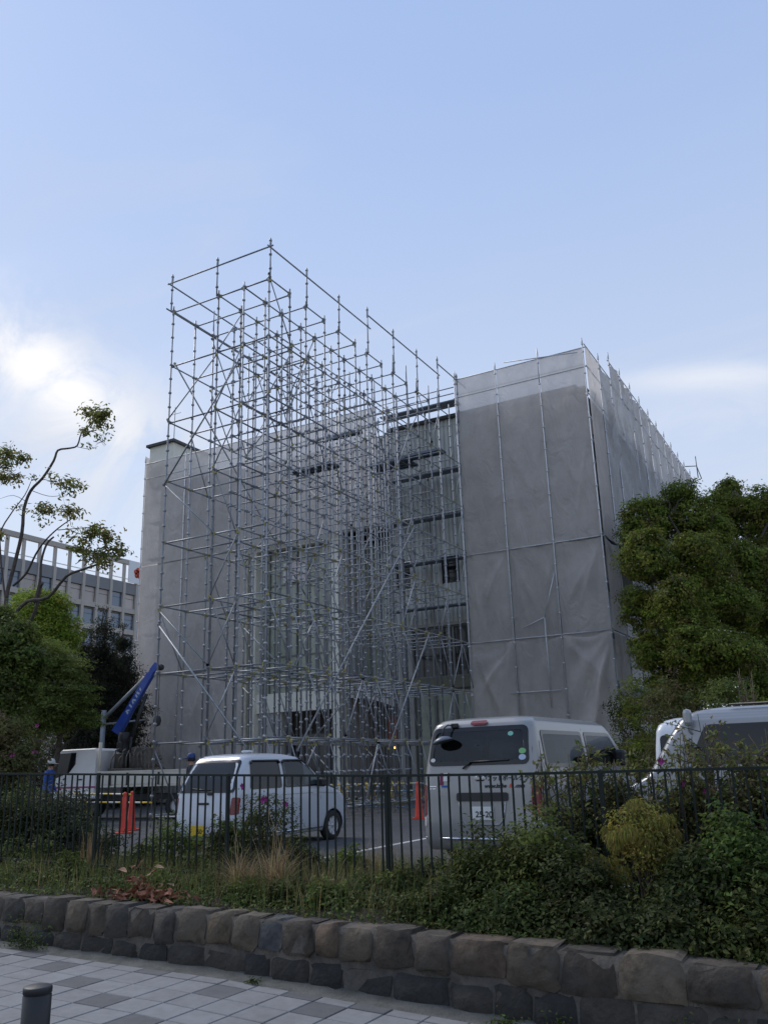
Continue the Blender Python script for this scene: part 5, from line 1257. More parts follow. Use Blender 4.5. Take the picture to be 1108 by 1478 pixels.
# ------------------------------------------------------------------ vegetation
CAMPHOR = [(.155, .20, .034), (.185, .23, .04), (.12, .16, .03), (.215, .25, .048), (.175, .17, .05)]
DARKG = [(.055, .072, .025), (.07, .09, .03), (.04, .055, .021), (.085, .10, .033)]
MIDG = [(.14, .185, .042), (.13, .17, .042), (.10, .135, .036), (.12, .14, .05)]
OLIVE = [(.13, .135, .045), (.11, .115, .04), (.15, .15, .055), (.11, .13, .045), (.16, .115, .065)]
BRIGHT = [(.25, .32, .04), (.21, .28, .036), (.29, .35, .05), (.17, .24, .033)]
CONIF = [(.034, .044, .026), (.042, .052, .028), (.048, .050, .030), (.052, .046, .034)]
GOLD = [(.26, .235, .055), (.30, .26, .06), (.21, .21, .05), (.24, .19, .06), (.18, .19, .045)]
GROUND = [(.08, .115, .032), (.10, .135, .038), (.06, .09, .028), (.12, .145, .042), (.10, .10, .04)]
DRY = [(.32, .24, .13), (.26, .19, .11), (.38, .29, .16), (.20, .14, .085)]

def limb(b_, p0, p1, r0, r1, n=7, wig=.06, seed=0, sag=0., k=6):
    r = np.random.default_rng(seed); p0, p1 = np.array(p0, float), np.array(p1, float); L_ = np.linalg.norm(p1-p0)
    pts = [p0+(p1-p0)*t+r.normal(0, wig*L_*.5, 3)*math.sin(math.pi*t)+np.array([0, 0, sag*L_*math.sin(math.pi*t)]) for t in np.linspace(0, 1, k)]
    b_.tube(pts, list(np.linspace(r0, r1, k)), n); return pts
def tree(name, base, trunk_top, r0, lobes, pal, label, cat, n_cl, per, cr, size, aspect=.5, group=None, bark='bark', limbs=True, **kw):
    root = empty(name, tuple(base)); tag(root, label, cat, group)
    b_ = MB(); bs = np.array(base, float); tt = np.array(trunk_top, float)-bs
    limb(b_, (0, 0, -.2), tt, r0, r0*.65, 9, .05, len(label))
    if limbs:
        for i, l in enumerate(lobes):
            c = np.array(l[0])-bs; s_ = tt*np.random.default_rng(i).uniform(.55, 1.0); pts = limb(b_, s_, c, r0*.42, r0*.10, 6, .10, i+3, .05)
            for q in range(3):
                e = c+np.random.default_rng(i*7+q).normal(0, 1, 3)*np.array(l[1])*.6; limb(b_, pts[-2], e, r0*.13, .012, 5, .1, i*9+q, 0, 4)
    b_.build('trunk', M[bark], root)
    foliage('crown', [(np.array(l[0])-bs, l[1]) for l in lobes], n_cl, per, cr, size, pal, root, aspect, **kw)
    return root
def shrub(name, x_, y_, h, lobes, pal, label, n_cl, per, cr, size, aspect=.5, cat='shrub', group=None, stems=7, flowers=None, z0=None, **kw):
    """lobes in local coordinates (x, y, z, radius)"""
    z_ = soilz(x_, y_) if z0 is None else z0
    root = empty(name, (x_, y_, z_)); tag(root, label, cat, group)
    b_ = MB(); r = np.random.default_rng(int(abs(x_*100)+abs(y_*10)))
    for q in range(stems):
        l = lobes[q % len(lobes)]; e = np.array(l[:3])+r.normal(0, .4, 3)*np.mean(l[3])
        limb(b_, (r.normal(0, .06), r.normal(0, .06), -.08), e, .013, .004, 5, .08, int(r.integers(1e6)), .05, 5)
    b_.build('stem', M['stem'], root)
    foliage('foliage', [(np.array(l[:3]), l[3]) for l in lobes], n_cl, per, cr, size, pal, root, aspect, **kw)
    for f in flowers or []:
        fb_ = MB(); f = np.array(f, float)
        for blo in range(3):
            c = f+r.normal(0, .016, 3)
            for k in range(5):
                q = 2*math.pi*k/5+r.random(); d = np.array([math.cos(q), -.55, math.sin(q)]); d /= np.linalg.norm(d); s_ = np.cross(d, [0, 1, 0]); s_ /= np.linalg.norm(s_)+1e-6
                fb_.add([c, c+d*.022+s_*.014, c+d*.045+np.array([0, .008, 0]), c+d*.022-s_*.014], [(0, 1, 2, 3)])
        fb_.build('flower', M['petal'], root)
    return root

# ---- big camphor trees on the right
A = lambda px, py, pr, Y: lobe(px, py, pr, Y)
lob1 = [(c+np.array([0, q, 0]), r_*.86) for (c, r_), q in zip([A(925, 760, 46, 13), A(985, 745, 48, 13.5), A(940, 815, 46, 11.5), A(1000, 815, 52, 11), A(925, 880, 36, 12), A(985, 885, 45, 11), A(1045, 870, 48, 11.5), A(1010, 940, 45, 10), A(940, 950, 42, 11), A(1050, 945, 48, 10), A(975, 1000, 35, 11), A(1035, 990, 36, 10.5), A(1022, 775, 40, 14), A(1000, 850, 40, 10.5)], [0, .6, -.8, .9, 0, -.9, .8, -.6, .7, 0, .8, -.4, .5, 1.4])]
def sub_lobes(lb, k, seed):
    r = np.random.default_rng(seed); o = [(c, r_*.88) for c, r_ in lb]
    for c, r_ in lb:
        for q in range(k):
            d = unit(r.normal(size=3)+np.array([.1, -.5, .25])); o.append((c+d*r_*r.uniform(.65, .95), r_*r.uniform(.32, .55)))
    return o
lob1 = sub_lobes(lob1, 4, 1)
base1 = at(990, 1050, 12.5); base1[2] = LOT
tree('camphor_tree', base1, base1+np.array([.1, 0, 4.5]), .24, lob1, CAMPHOR, 'large evergreen tree with rounded leaf clumps against the right wall of the building', 'tree', 4600, 24, .12, .11, .5, inner=.12, shell=(.86, 1.04), lobe_jit=.13, flat=.6, jit=.2, nd=1.2, upb=.35, nj=.4)
lob2 = [(c+np.array([0, q, 0]), r_*.86) for (c, r_), q in zip([A(1035, 740, 36, 19), A(1075, 760, 45, 19), A(1110, 745, 40, 20), A(1130, 810, 55, 18), A(1085, 830, 48, 17), A(1100, 900, 50, 16), A(1140, 890, 55, 16), A(1085, 960, 45, 15), A(1130, 970, 50, 15), A(1055, 715, 22, 20), A(1150, 770, 50, 19), A(1100, 1005, 30, 13)], [0, .8, -.8, .9, -.9, 0, .8, -.6, .7, 0, .8, -.4])]
lob2 = sub_lobes(lob2, 4, 2)
base2 = at(1110, 1050, 18); base2[2] = LOT
tree('camphor_tree', base2, base2+np.array([.2, 0, 5.5]), .28, lob2, CAMPHOR, 'second rounded evergreen tree at the right edge, behind the silver people carrier', 'tree', 3600, 24, .15, .13, .5, inner=.12, shell=(.86, 1.04), lobe_jit=.13, flat=.6, jit=.2, nd=1.2, upb=.35, nj=.4)
# dense undergrowth between the trees and the wall
for (px, py, pr, Y, pal, lb, ncl) in ((930, 1020, 40, 8.5, CAMPHOR, 'round green bush beside the sheeted corner of the building', 420), (968, 1015, 36, 6.5, OLIVE, 'olive bush with bare twig tops beyond the white van', 360), (1055, 1010, 34, 5.5, MIDG, 'bright leafy bush beyond the silver people carrier', 320), (905, 1030, 30, 10.5, DARKG, 'dark low bush at the foot of the sheeted corner', 300)):
    c, r_ = A(px, py, pr, Y)
    z_ = float(c[2])-LOT
    shrub('bush', float(c[0]), Y, z_, [(0, 0, z_, r_), (r_*.6, .1, z_*.55, r_*.9), (-r_*.5, 0, z_*.5, r_*.85), (0, -.2, z_*.25, r_)], pal, lb, ncl, 22, .12, .085, .5, 'bush', 'bushes under the right trees', z0=LOT, shell=(.7, 1.08))
# dry spindly twigs in front of the trees
tw = empty('dead_weed', (10.4, 5.2, LOT)); tag(tw, 'bare dry brown weed stalks standing above the white van', 'dead weed')
b_ = MB(); r = np.random.default_rng(2)
for i in range(16):
    p0 = (r.normal(0, .2), r.normal(0, .2), 0); p1 = (p0[0]+r.normal(0, .25), p0[1], r.uniform(2.4, 3.5)); pts = limb(b_, p0, p1, .016, .006, 5, .03, i)
    for q in range(5):
        s_ = np.array(p0)+(np.array(p1)-p0)*r.uniform(.6, 1); limb(b_, s_, s_+np.array([r.normal(0, .12), 0, r.uniform(.02, .2)]), .006, .003, 4, .05, i*9+q, 0, 3)
b_.build('stalk', mat('dry_stalk', (.17, .12, .08), .9), tw)

# ---- left side: pruned tree with bare limbs and tufts of leaves
bt = empty('pruned_tree', tuple(at(15, 1010, -2.0))); bt.location.z = LOT; tag(bt, 'pruned tree with bare crooked limbs and sparse tufts of leaves at the left', 'tree')
ob = np.array(bt.location); T_ = lambda px, py, Y: at(px, py, Y)-ob
b_ = MB(); tk = at(12, 935, -2.0)-ob
tk2 = at(9, 885, -2.0)-ob
b_.tube([(0, 0, -.1), (.02, 0, 1.5), (0.0, 0, 3.0), tk, tk2], [.11, .10, .09, .08, .055], 9)
def pl_(pts, r0, r1, Y0=-2.0, Y1=-2.0):
    n = len(pts); P_l = [T_(px, py, Y0+(Y1-Y0)*i/(n-1)) for i, (px, py) in enumerate(pts)]
    # smooth the polyline
    Q = []
    for i in range(n-1):
        for t in (0, .33, .66):
            a = P_l[max(i-1, 0)]; c0, c1 = P_l[i], P_l[i+1]; d = P_l[min(i+2, n-1)]
            Q.append(.5*((2*c0)+(-a+c1)*t+(2*a-5*c0+4*c1-d)*t*t+(-a+3*c0-3*c1+d)*t**3))
    Q.append(P_l[-1]); b_.tube(Q, list(np.linspace(r0, r1, len(Q))), 7); return P_l[-1]
pl_([(8, 900), (10, 860), (20, 820), (32, 770), (35, 735), (45, 708), (62, 690), (78, 665), (84, 650), (100, 647), (112, 643), (118, 625), (132, 612)], 0.061, 0.014, -2, -1.6)
pl_([(20, 845), (38, 828), (52, 800), (66, 780), (85, 762), (105, 748)], 0.036, 0.013, -2, -2.5)
pl_([(18, 890), (40, 868), (70, 862), (96, 832), (120, 822), (140, 815)], 0.054, 0.025, -2, -2.4)
pl_([(50, 870), (58, 840), (60, 810), (68, 785), (78, 775)], 0.043, 0.025, -1.4, -1.2)
pl_([(38, 910), (52, 880), (58, 850), (62, 842)], 0.054, 0.036, -1.2, -1.4)
pl_([(10, 880), (0, 780), (14, 745), (36, 715), (45, 695)], 0.029, 0.009, -1.5, -1.2)
pl_([(84, 765), (108, 763), (130, 762), (150, 770)], 0.013, 0.006, -2.4, -2.4)
pl_([(112, 645), (130, 648), (142, 644)], 0.009, 0.004, -1.6, -1.6)
pl_([(46, 708), (70, 716), (90, 714), (108, 700)], 0.010, 0.004, -1.8, -1.8)
pl_([(40, 725), (20, 715), (0, 720)], 0.010, 0.004, -1.8, -1.6)
pl_([(140, 815), (146, 800), (140, 785)], 0.014, 0.006, -2.4, -2.3)
rr2 = np.random.default_rng(5)
for px, py, pr, Y in [(148, 600, 15, -1.6), (130, 595, 11, -1.6), (125, 622, 9, -1.7), (148, 632, 6, -1.6), (8, 655, 14, -1.4), (35, 662, 10, -1.3), (5, 690, 13, -1.4), (75, 690, 8, -1.8), (95, 698, 9, -1.8), (62, 735, 9, -2), (100, 738, 10, -2), (130, 770, 10, -2.4), (155, 775, 11, -2.4), (165, 790, 11, -2.4), (140, 805, 10, -2.3), (122, 796, 8, -2.4)]:
    c = at(px, py, Y)-ob
    for q in range(4):
        d = rr2.normal(0, .16, 3); limb(b_, c-d*.6+np.array([-.05, 0, -.16]), c+d, .010, .003, 4, .1, int(rr2.integers(1e6)), 0, 4)
b_.build('trunk', M['bark'], bt)
tl = [(148, 600, 15, -1.6), (130, 595, 11, -1.6), (140, 612, 10, -1.5), (125, 622, 9, -1.7), (158, 615, 7, -1.6), (148, 632, 6, -1.6), (130, 643, 5, -1.6), (112, 620, 5, -1.6),
      (8, 655, 14, -1.4), (35, 662, 10, -1.3), (5, 690, 13, -1.4), (22, 690, 10, -1.4), (8, 670, 12, -1.6), (48, 690, 5, -1.5), (75, 690, 8, -1.8), (95, 698, 9, -1.8), (112, 700, 6, -1.8), (100, 712, 6, -1.8), (62, 735, 9, -2), (72, 738, 10, -2), (44, 738, 6, -2), (100, 738, 10, -2), (108, 742, 6, -2.2), (24, 735, 7, -1.9), (62, 755, 6, -2),
      (130, 770, 10, -2.4), (142, 764, 8, -2.4), (155, 775, 11, -2.4), (165, 790, 11, -2.4), (155, 798, 12, -2.3), (140, 805, 10, -2.3), (122, 796, 8, -2.4), (108, 790, 7, -2.4), (100, 775, 6, -2.4), (172, 800, 8, -2.4), (130, 808, 6, -2.4), (150, 815, 7, -2.4), (105, 765, 6, -2.4), (120, 780, 7, -2.4), (0, 775, 8, -1.5)]
ll = [(at(px, py, Y)-ob, lobe(px, py, pr, Y)[1]*np.array([1, 1, .75])) for px, py, pr, Y in tl]
foliage('crown', ll, 420, 8, .11, .13, [(.24, .24, .07), (.20, .22, .065), (.27, .22, .075), (.17, .19, .055)], bt, .42, inner=.5, shell=(.3, 1.1), jit=.2, flat=.7, leafm=M_LEAF_THIN)

# ---- background greenery at left
def ptree(name, lobs, basepx, Y, r0, pal, label, n_cl, per, cr, size, cat='tree', **kw):
    lo = [lobe(*l) for l in lobs]; bs = at(basepx[0], basepx[1], Y); bs[2] = LOT
    top = np.mean([l[0] for l in lo], 0)
    return tree(name, bs, top*np.array([1, 1, 1])-np.array([0, 0, .3]), r0, lo, pal, label, cat, n_cl, per, cr, size, **kw)
ptree('round_tree', [(48, 898, 46, 6), (85, 915, 30, 6.3), (20, 915, 38, 6.5), (72, 880, 26, 6.2), (60, 930, 38, 5.6), (98, 928, 14, 6)], (55, 1060), 6, .16, BRIGHT, 'bright fresh green rounded tree behind the bare limbs at the left', 1700, 22, .14, .11, inner=.15, shell=(.85, 1.04), lobe_jit=.05)
def spire(lbl, px, pytop, pybot, wpx, Y, pal, ncl):
    lo = []
    for t in np.linspace(0, 1, 7): lo.append((px+random.uniform(-3, 3)*t, pytop+(pybot-pytop)*t, max(4, wpx*(.12+.88*t**.8)), Y))
    return ptree('conifer', lo, (px, 1090), Y, .12, pal, lbl, ncl, 26, .15, .11, aspect=.34, inner=.3, shell=(.6, 1.1), upb=.2, lobe_jit=.2)
spire('tall dark conifer beside the left end of the sheeted building', 150, 880, 1060, 48, 9.0, CONIF, 1500)
spire('short dark conifer touching the left end of the sheeted building', 178, 905, 1060, 36, 10.5, CONIF, 1000)
spire('dark conifer between the bright tree and the other conifers', 122, 915, 1070, 40, 8.0, CONIF, 1300)
# dark undergrowth that closes the view behind the truck
for (x_, y_, r_, lb) in ((-15.5, 9.5, 1.8, 'dark undergrowth bush behind the crane truck cab'), (-16.8, 11.6, 1.7, 'dark undergrowth bush behind the crane column'), (-18.5, 8.0, 2.0, 'dark undergrowth bush left of the crane truck'), (-21.5, 6.5, 2.3, 'dark undergrowth bush at the far left behind the shrubs'), (-18.2, 13.2, 1.6, 'dark undergrowth bush at the left end of the building')):
    shrub('bush', x_, y_, 3, [(0, 0, 2.0, r_), (.9, 0, 1.0, r_*.9), (-.9, .2, 1.1, r_*.9)], CONIF, lb, 620, 22, .16, .11, .45, 'bush', 'undergrowth behind the truck', z0=LOT, shell=(.5, 1.06), inner=.35)
ptree('leafy_tree', [(20, 925, 32, -3.0), (5, 960, 38, -3.0), (40, 955, 24, -3.0), (18, 995, 32, -3), (-20, 920, 48, -3), (0, 1040, 34, -3)], (10, 1090), -3.0, .12, MIDG, 'dark broadleaf tree at the left edge below the bare limbs', 1300, 22, .12, .11, inner=.25)
ptree('layered_tree', [(75, 965, (36), 1.5), (110, 1010, 24, 1.5), (85, 1030, 32, 1.3), (125, 1040, 16, 1.6), (60, 1000, 30, 1.2), (105, 975, 22, 1.6), (135, 1045, 8, 1.6), (50, 1040, 34, 1.0)], (70, 1100), 1.5, .10, [(.135, .18, .042), (.155, .20, .048), (.11, .145, .038), (.175, .21, .055)], 'green tree with feathery layered branches left of the crane truck', 1700, 20, .14, .10, aspect=.32, flat=.22, inner=.3, upb=1.1, shell=(.6, 1.12), lobe_jit=.2)
c, r_ = A(0, 1068, 46, -4.0)
fl = lambda *p: [tuple(at(px, py, Y)-np.array([c[0], -4.0, LOT])) for px, py, Y in p]
z_ = float(c[2])-LOT
shrub('olive_shrub', float(c[0]), -4.0, z_, [(0, 0, z_, r_), (-.8, 0, z_*.8, r_), (.50, 0, z_*.72, r_*.8), (.1, -.2, z_*.4, r_)], OLIVE, 'tall olive green shrub with a few pink flowers at the left edge', 900, 22, .09, .075, .5, 'shrub', None, z0=LOT, flowers=fl((55, 1047, -4.6), (50, 1085, -4.6), (20, 1090, -4.7)), shell=(.7, 1.08))

# ---- shrubs behind the railing
def pshrub(name, px, py, pr, Y, pal, label, n_cl, per, cr, size, wide=1.0, flowers=(), group=None, cat='shrub', zb=None, **kw):
    c, r_ = A(px, py, pr, Y); x_ = float(c[0]); zb = soilz(x_, Y) if zb is None else zb; z_ = float(c[2])-zb
    lo = [(0, 0, z_, r_*.9), (-r_*.55*wide, .05, z_-r_*.5, r_*.8), (r_*.55*wide, 0, z_-r_*.45, r_*.8), (0, -.05, z_*.45, r_*.9), (-r_*.7*wide, 0, z_*.35, r_*.8), (r_*.7*wide, .02, z_*.3, r_*.8)]
    o_ = np.array([x_, Y, zb])
    return shrub(name, x_, Y, z_, lo, pal, label, n_cl, per, cr, size, .5, cat, group, flowers=[tuple(at(a, b2, Y-.3)-o_) for a, b2 in flowers], z0=zb, **kw)
BEH = 'shrubs behind the railing'
pshrub('azalea', 385, 1175, 36, -8.7, [(.075, .095, .03), (.06, .08, .026), (.09, .105, .035), (.07, .06, .03)], 'azalea shrub with magenta flowers behind the railing, in front of the small white car', 230, 14, .055, .042, 1.1, [(350, 1135), (383, 1155), (415, 1159)], BEH, shell=(.5, 1.15))
pshrub('dark_shrub', 30, 1175, 46, -8.7, DARKG, 'dense dark shrub behind the railing at the left edge', 380, 22, .075, .06, 1.1, (), BEH)
pshrub('dark_shrub', 88, 1170, 40, -8.6, [(.06, .08, .04), (.075, .09, .046), (.085, .078, .055)], 'dark shrub with greyish twigs behind the railing, left of the red cones', 340, 22, .07, .055, 1.0, (), BEH)
pshrub('dark_shrub', -25, 1170, 48, -8.6, DARKG, 'dark shrub behind the railing, partly outside the left edge', 260, 22, .08, .06, 1.0, (), BEH)
TALL = [(.135, .155, .045), (.165, .18, .055), (.105, .125, .038), (.14, .12, .05), (.19, .20, .08)]
def tall(px, pytop, n_st, spread, Y, label, flowers=(), dens=11, seed=0, pal=TALL):
    """a shrub of upright thin stems with leaves along the upper part"""
    r = np.random.default_rng(seed); c = at(px, pytop, Y); x_ = float(c[0]); zb = soilz(x_, Y); H = float(c[2])-zb
    root = empty('tall_shrub', (x_, Y, zb)); tag(root, label, 'shrub', BEH); b_ = MB(); cen, nr = [], []
    for i in range(n_st):
        p0 = np.array([r.normal(0, .10), r.normal(0, .10), -.05]); h = H*r.uniform(.62, 1.02); p1 = np.array([r.normal(0, spread), r.normal(0, spread*.6), h])
        pts = limb(b_, p0, p1, .009, .003, 5, .03, int(r.integers(1e6)), 0, 6)
        for q in range(5):
            t = r.uniform(.35, .95); s_ = p0+(p1-p0)*t; e = s_+np.array([r.normal(0, .15), r.normal(0, .1), r.uniform(.05, .22)]); limb(b_, s_, e, .005, .002, 4, .05, int(r.integers(1e6)), 0, 3)
            for m_ in range(dens):
                w_ = r.uniform(.3, 1.05); cen.append(s_+(e-s_)*w_+r.normal(0, .022, 3)); nr.append(np.array([r.normal(0, .6), r.normal(0, .6)-.25, .7]))
    b_.build('stem', M['stem'], root)
    cen, nr = np.array(cen), np.array(nr); V, T, Cc = leaves(cen, nr, .058, .44, palette_pick(pal, len(cen), .25))
    o_ = link('foliage', np_mesh('foliage', V, T, M_LEAF, Cc), root); o_['kind'] = 'stuff'
    for f in flowers:
        fb_ = MB(); f = at(f[0], f[1], Y-.15)-np.array([x_, Y, zb])
        for blo in range(2):
            cc = f+r.normal(0, .014, 3)
            for k in range(5):
                q = 2*math.pi*k/5+r.random(); d = np.array([math.cos(q), -.55, math.sin(q)]); d /= np.linalg.norm(d); s_ = np.cross(d, [0, 1, 0]); s_ /= np.linalg.norm(s_)+1e-6
                fb_.add([cc, cc+d*.02+s_*.013, cc+d*.042, cc+d*.02-s_*.013], [(0, 1, 2, 3)])
        fb_.build('flower', M['petal'], root)
tall(800, 1070, 9, .20, -8.75, 'thin leafy shrub reaching up beside the right flank of the silver van', (), 12, 1)
tall(850, 1075, 11, .25, -8.8, 'upright leafy shrub behind the railing, right of the silver van', (), 12, 2)
tall(905, 1085, 11, .22, -8.7, 'upright shrub with reddish tips between the silver van and the white van', ((953, 1098),), 12, 3)
tall(965, 1065, 12, .22, -8.85, 'tall wispy shrub with magenta flowers in front of the white van', ((983, 1130),), 11, 4)
tall(1015, 1035, 14, .24, -8.7, 'tall leafy shrub in front of the nose of the silver people carrier', ((1018, 1143),), 14, 5)
tall(1060, 1045, 15, .26, -8.8, 'tall dense shrub in front of the side windows of the silver people carrier', (), 15, 6)
tall(1105, 1050, 14, .26, -8.7, 'tall leafy shrub behind the railing at the right edge', (), 14, 7)
tall(828, 1085, 11, .22, -8.65, 'short leafy shrub between the two upright shrubs beside the van flank', (), 12, 9)
tall(940, 1095, 12, .24, -8.65, 'bushy shrub in front of the white van, left of the magenta flowers', (), 13, 10)
tall(1085, 1060, 13, .24, -8.6, 'leafy shrub between the two tall shrubs near the right edge', (), 13, 11)
tall(1150, 1040, 12, .26, -8.7, 'tall leafy shrub behind the railing, just outside the right edge', (), 12, 8)
pshrub('low_shrub', 880, 1165, 48, -8.6, DARKG, 'dark low shrub behind the railing, left of the golden conifer top', 330, 20, .07, .05, 1.3, (), BEH)
pshrub('low_shrub', 1000, 1180, 46, -8.6, DARKG, 'dark low shrub behind the railing, right of the golden conifer', 330, 20, .07, .05, 1.3, (), BEH)
pshrub('low_shrub', 1080, 1160, 46, -8.6, DARKG, 'dark low shrub behind the railing at the right edge', 330, 20, .07, .05, 1.3, (), BEH)

# ---- shrubs in front of the railing, on top of the stone wall
FR = 'shrubs in front of the railing'
K = dict(group=FR)
G1_ = [(.060, .078, .022), (.075, .095, .026), (.045, .060, .018), (.11, .13, .036)]
G2_ = [(.058, .070, .025), (.044, .056, .021), (.085, .10, .034)]
pshrub('leafy_shrub', 700, 1245, 52, -10.0, G1_, 'leafy green shrub below the bumper of the silver van', 360, 20, .06, .045, 1.1, **K)
pshrub('leafy_shrub', 775, 1225, 55, -10.0, [(.10, .125, .032), (.13, .155, .038), (.07, .09, .025)], 'fresh green shrub with upright shoots under the right corner of the silver van', 380, 20, .06, .045, 1.0, **K)
pshrub('leafy_shrub', 830, 1265, 56, -10.15, G2_, 'grey-green shrub left of the golden conifer', 380, 20, .06, .046, 1.1, **K)
pshrub('leafy_shrub', 640, 1300, 32, -10.35, G1_, 'small green shrub at the left end of the dense bushes on the wall', 240, 20, .05, .04, 1.2, **K)
pshrub('leafy_shrub', 735, 1315, 46, -10.4, [(.055, .08, .026), (.07, .095, .03), (.085, .115, .034)], 'dark low shrub on the wall top under the fresh green shrub', 330, 20, .055, .043, 1.3, **K)
pshrub('leafy_shrub', 860, 1340, 50, -10.45, G2_, 'dark grey-green shrub hanging near the wall edge below the golden conifer', 350, 20, .055, .045, 1.3, **K)
pshrub('leafy_shrub', 965, 1345, 55, -10.4, DARKG, 'very dark shrub on the wall top, second from the right edge', 350, 20, .06, .047, 1.3, **K)
pshrub('leafy_shrub', 1010, 1265, 52, -10.1, DARKG, 'dark shrub just right of the golden conifer', 340, 20, .06, .047, 1.1, **K)
pshrub('leafy_shrub', 1065, 1225, 58, -10.0, [(.075, .12, .030), (.10, .15, .036), (.055, .085, .025)], 'feathery fresh green shrub at the right edge of the wall top', 420, 20, .065, .05, 1.0, shell=(.7, 1.15), **K)
pshrub('leafy_shrub', 1085, 1345, 52, -10.45, G1_, 'low green shrub overhanging the wall at the right edge', 330, 20, .055, .047, 1.2, **K)
pshrub('leafy_shrub', 1150, 1290, 60, -10.2, DARKG, 'dark shrub on the wall top, just outside the right edge', 260, 20, .06, .047, 1.2, **K)
WD = 'low weeds along the railing'
wl_ = [(40, 1262, 26, -10.1), (100, 1258, 24, -10.0), (165, 1262, 20, -9.9), (235, 1266, 22, -10.1), (285, 1252, 24, -9.2), (320, 1225, 26, -8.8), (445, 1240, 18, -8.8), (470, 1285, 20, -10.2), (525, 1278, 22, -10.0), (575, 1270, 24, -9.9), (620, 1262, 26, -9.2), (350, 1290, 18, -10.3), (15, 1235, 26, -9.3), (210, 1232, 20, -8.7), (590, 1305, 16, -10.35)]
wl_ += [(250, 1205, 28, -8.75), (330, 1200, 28, -8.85), (432, 1222, 18, -8.8), (140, 1205, 28, -8.6), (505, 1238, 18, -8.6), (290, 1275, 22, -10.0), (60, 1225, 32, -9.25), (410, 1290, 20, -10.25)]
wn_ = ['broad weed at the left edge of the wall top', 'leafy weed below the dark shrubs at the left', 'green weed just left of the dead leaves', 'green weed just right of the dead leaves', 'weed by the railing left of the azalea', 'weed under the azalea flowers', 'weed behind the railing under the front wheel of the small car', 'low weed on the wall top right of the arching dry grass', 'low weed on the wall top between the two vehicles', 'weed on the wall top left of the silver van', 'tall weed at the railing left of the silver van bumper', 'small weed in front of the arching dry grass', 'weed under the railing at the left edge', 'weed behind the railing below the red cones', 'small weed at the wall edge left of the dense bushes', 'tall weed behind the railing under the tailgate of the small car', 'tall weed behind the railing left of the azalea stems', 'tall weed behind the railing right of the azalea', 'tall weed behind the railing right of the dark shrubs', 'weed behind the railing right of the front wheel of the small car', 'weed on the wall top below the small car', 'tall weed in front of the dark shrubs at the left', 'low weed at the wall edge below the arching dry grass']
for q, ((px, py, pr, Y), lb) in enumerate(zip(wl_, wn_)):
    pshrub('weedy_plant', px, py, pr, Y, [GROUND, G1_, G2_, [(.10, .14, .036), (.13, .165, .042), (.075, .105, .03)]][q % 4], lb, 110+int(pr > 23)*90, 13, .05, [.045, .055, .04][q % 3], 1.5, (), WD, stems=10, shell=(.4, 1.2), inner=.3)
# golden weeping conifer
c, r_ = A(922, 1195, 48, -9.95); x_ = float(c[0]); zb = soilz(x_, -9.95); z_ = float(c[2])-zb
gc = shrub('golden_conifer', x_, -9.95, z_, [(0, 0, z_+.03, r_*.75), (-r_*.35, 0, z_-.06, r_*.6), (r_*.4, 0, z_-.08, r_*.62), (.05, 0, z_-.2, r_*.6)], GOLD, 'golden brown bushy conifer with drooping sprays in front of the railing', 170, 14, .05, .035, .45, 'shrub', None, stems=9, z0=zb)
r = np.random.default_rng(8); n = 9000; d = unit(r.normal(size=(n, 3))+np.array([0, 0, .3])); cs = np.stack([r.normal(0, .17, 26), r.normal(0, .10, 26), z_+.02+r.normal(-.03, .11, 26)], 1); cs[:, 2] -= .5*np.abs(cs[:, 0]); ctr = cs[r.integers(0, 26, n)]
pos = ctr+d*np.array([.075, .07, .06])*r.uniform(.3, 1.1, (n, 1)); h = r.uniform(.02, .06, n)
V = np.stack([pos+np.stack([.004*np.ones(n), 0*h, 0*h], 1), pos-np.stack([.004*np.ones(n), 0*h, 0*h], 1), pos+d*np.array([.35, .35, 0])*h[:, None]-np.array([0, 0, 1])*h[:, None]], 1).reshape(-1, 3)
o_ = link('needle_sprays', np_mesh('needle_sprays', V, np.arange(3*n).reshape(n, 3), M_LEAF, np.repeat(palette_pick(GOLD, n, .25), 3, 0)), gc); o_['kind'] = 'stuff'

# ---- ground cover, weeds and grasses
r = np.random.default_rng(11)
def soil_pts(n, x0, x1, y0, y1): 
    X = r.uniform(x0, x1, n); Y = r.uniform(y0, y1, n); return np.stack([X, Y, np.array([soilz(a, b2) for a, b2 in zip(X, Y)])], 1)
hf = wob(21, 8, (1.0, 6))
pts_ = soil_pts(26000, 1.5, 14.5, -10.72, -8.9)
hh = .06+.16*np.clip(.5+hf(pts_[:, 0], pts_[:, 1]*2), 0, 1.3)*np.clip((pts_[:, 1]+10.75)/.35, .25, 1)
pts_[:, 2] += hh*r.random(len(pts_))**.6
nr = np.stack([r.normal(0, .6, len(pts_)), r.normal(-.25, .5, len(pts_)), np.ones(len(pts_))], 1)
pc = palette_pick(GROUND, len(pts_), .25); pc *= (.75+.5*np.clip(.5+hf(pts_[:, 0]*1.7+4, pts_[:, 1]*2), 0, 1))[:, None]
V, T, Cc = leaves(pts_, nr, .046, .5, pc)
tag(link('ground_cover', np_mesh('ground_cover', V, T, M_LEAF, Cc)), 'low leafy ground cover over the planting bed', 'ground cover', None, 'stuff')
pts_ = np.concatenate([soil_pts(9000, 2, 9.8, -10.6, -7.6), soil_pts(5000, 5.0, 10, -9.6, -7.5)]); n = len(pts_)
V, F_, Cc = blades(pts_, r.uniform(.10, .42, n), r.uniform(.1, .6, n), .0045, palette_pick([(.09, .12, .036), (.11, .14, .042), (.14, .14, .055), (.22, .18, .09), (.075, .10, .034)], n, .2))
tag(link('tall_grass', np_mesh('tall_grass', V, F_, M_LEAF, Cc)), 'unkempt green and tan grass growing along the railing', 'grass', None, 'stuff')
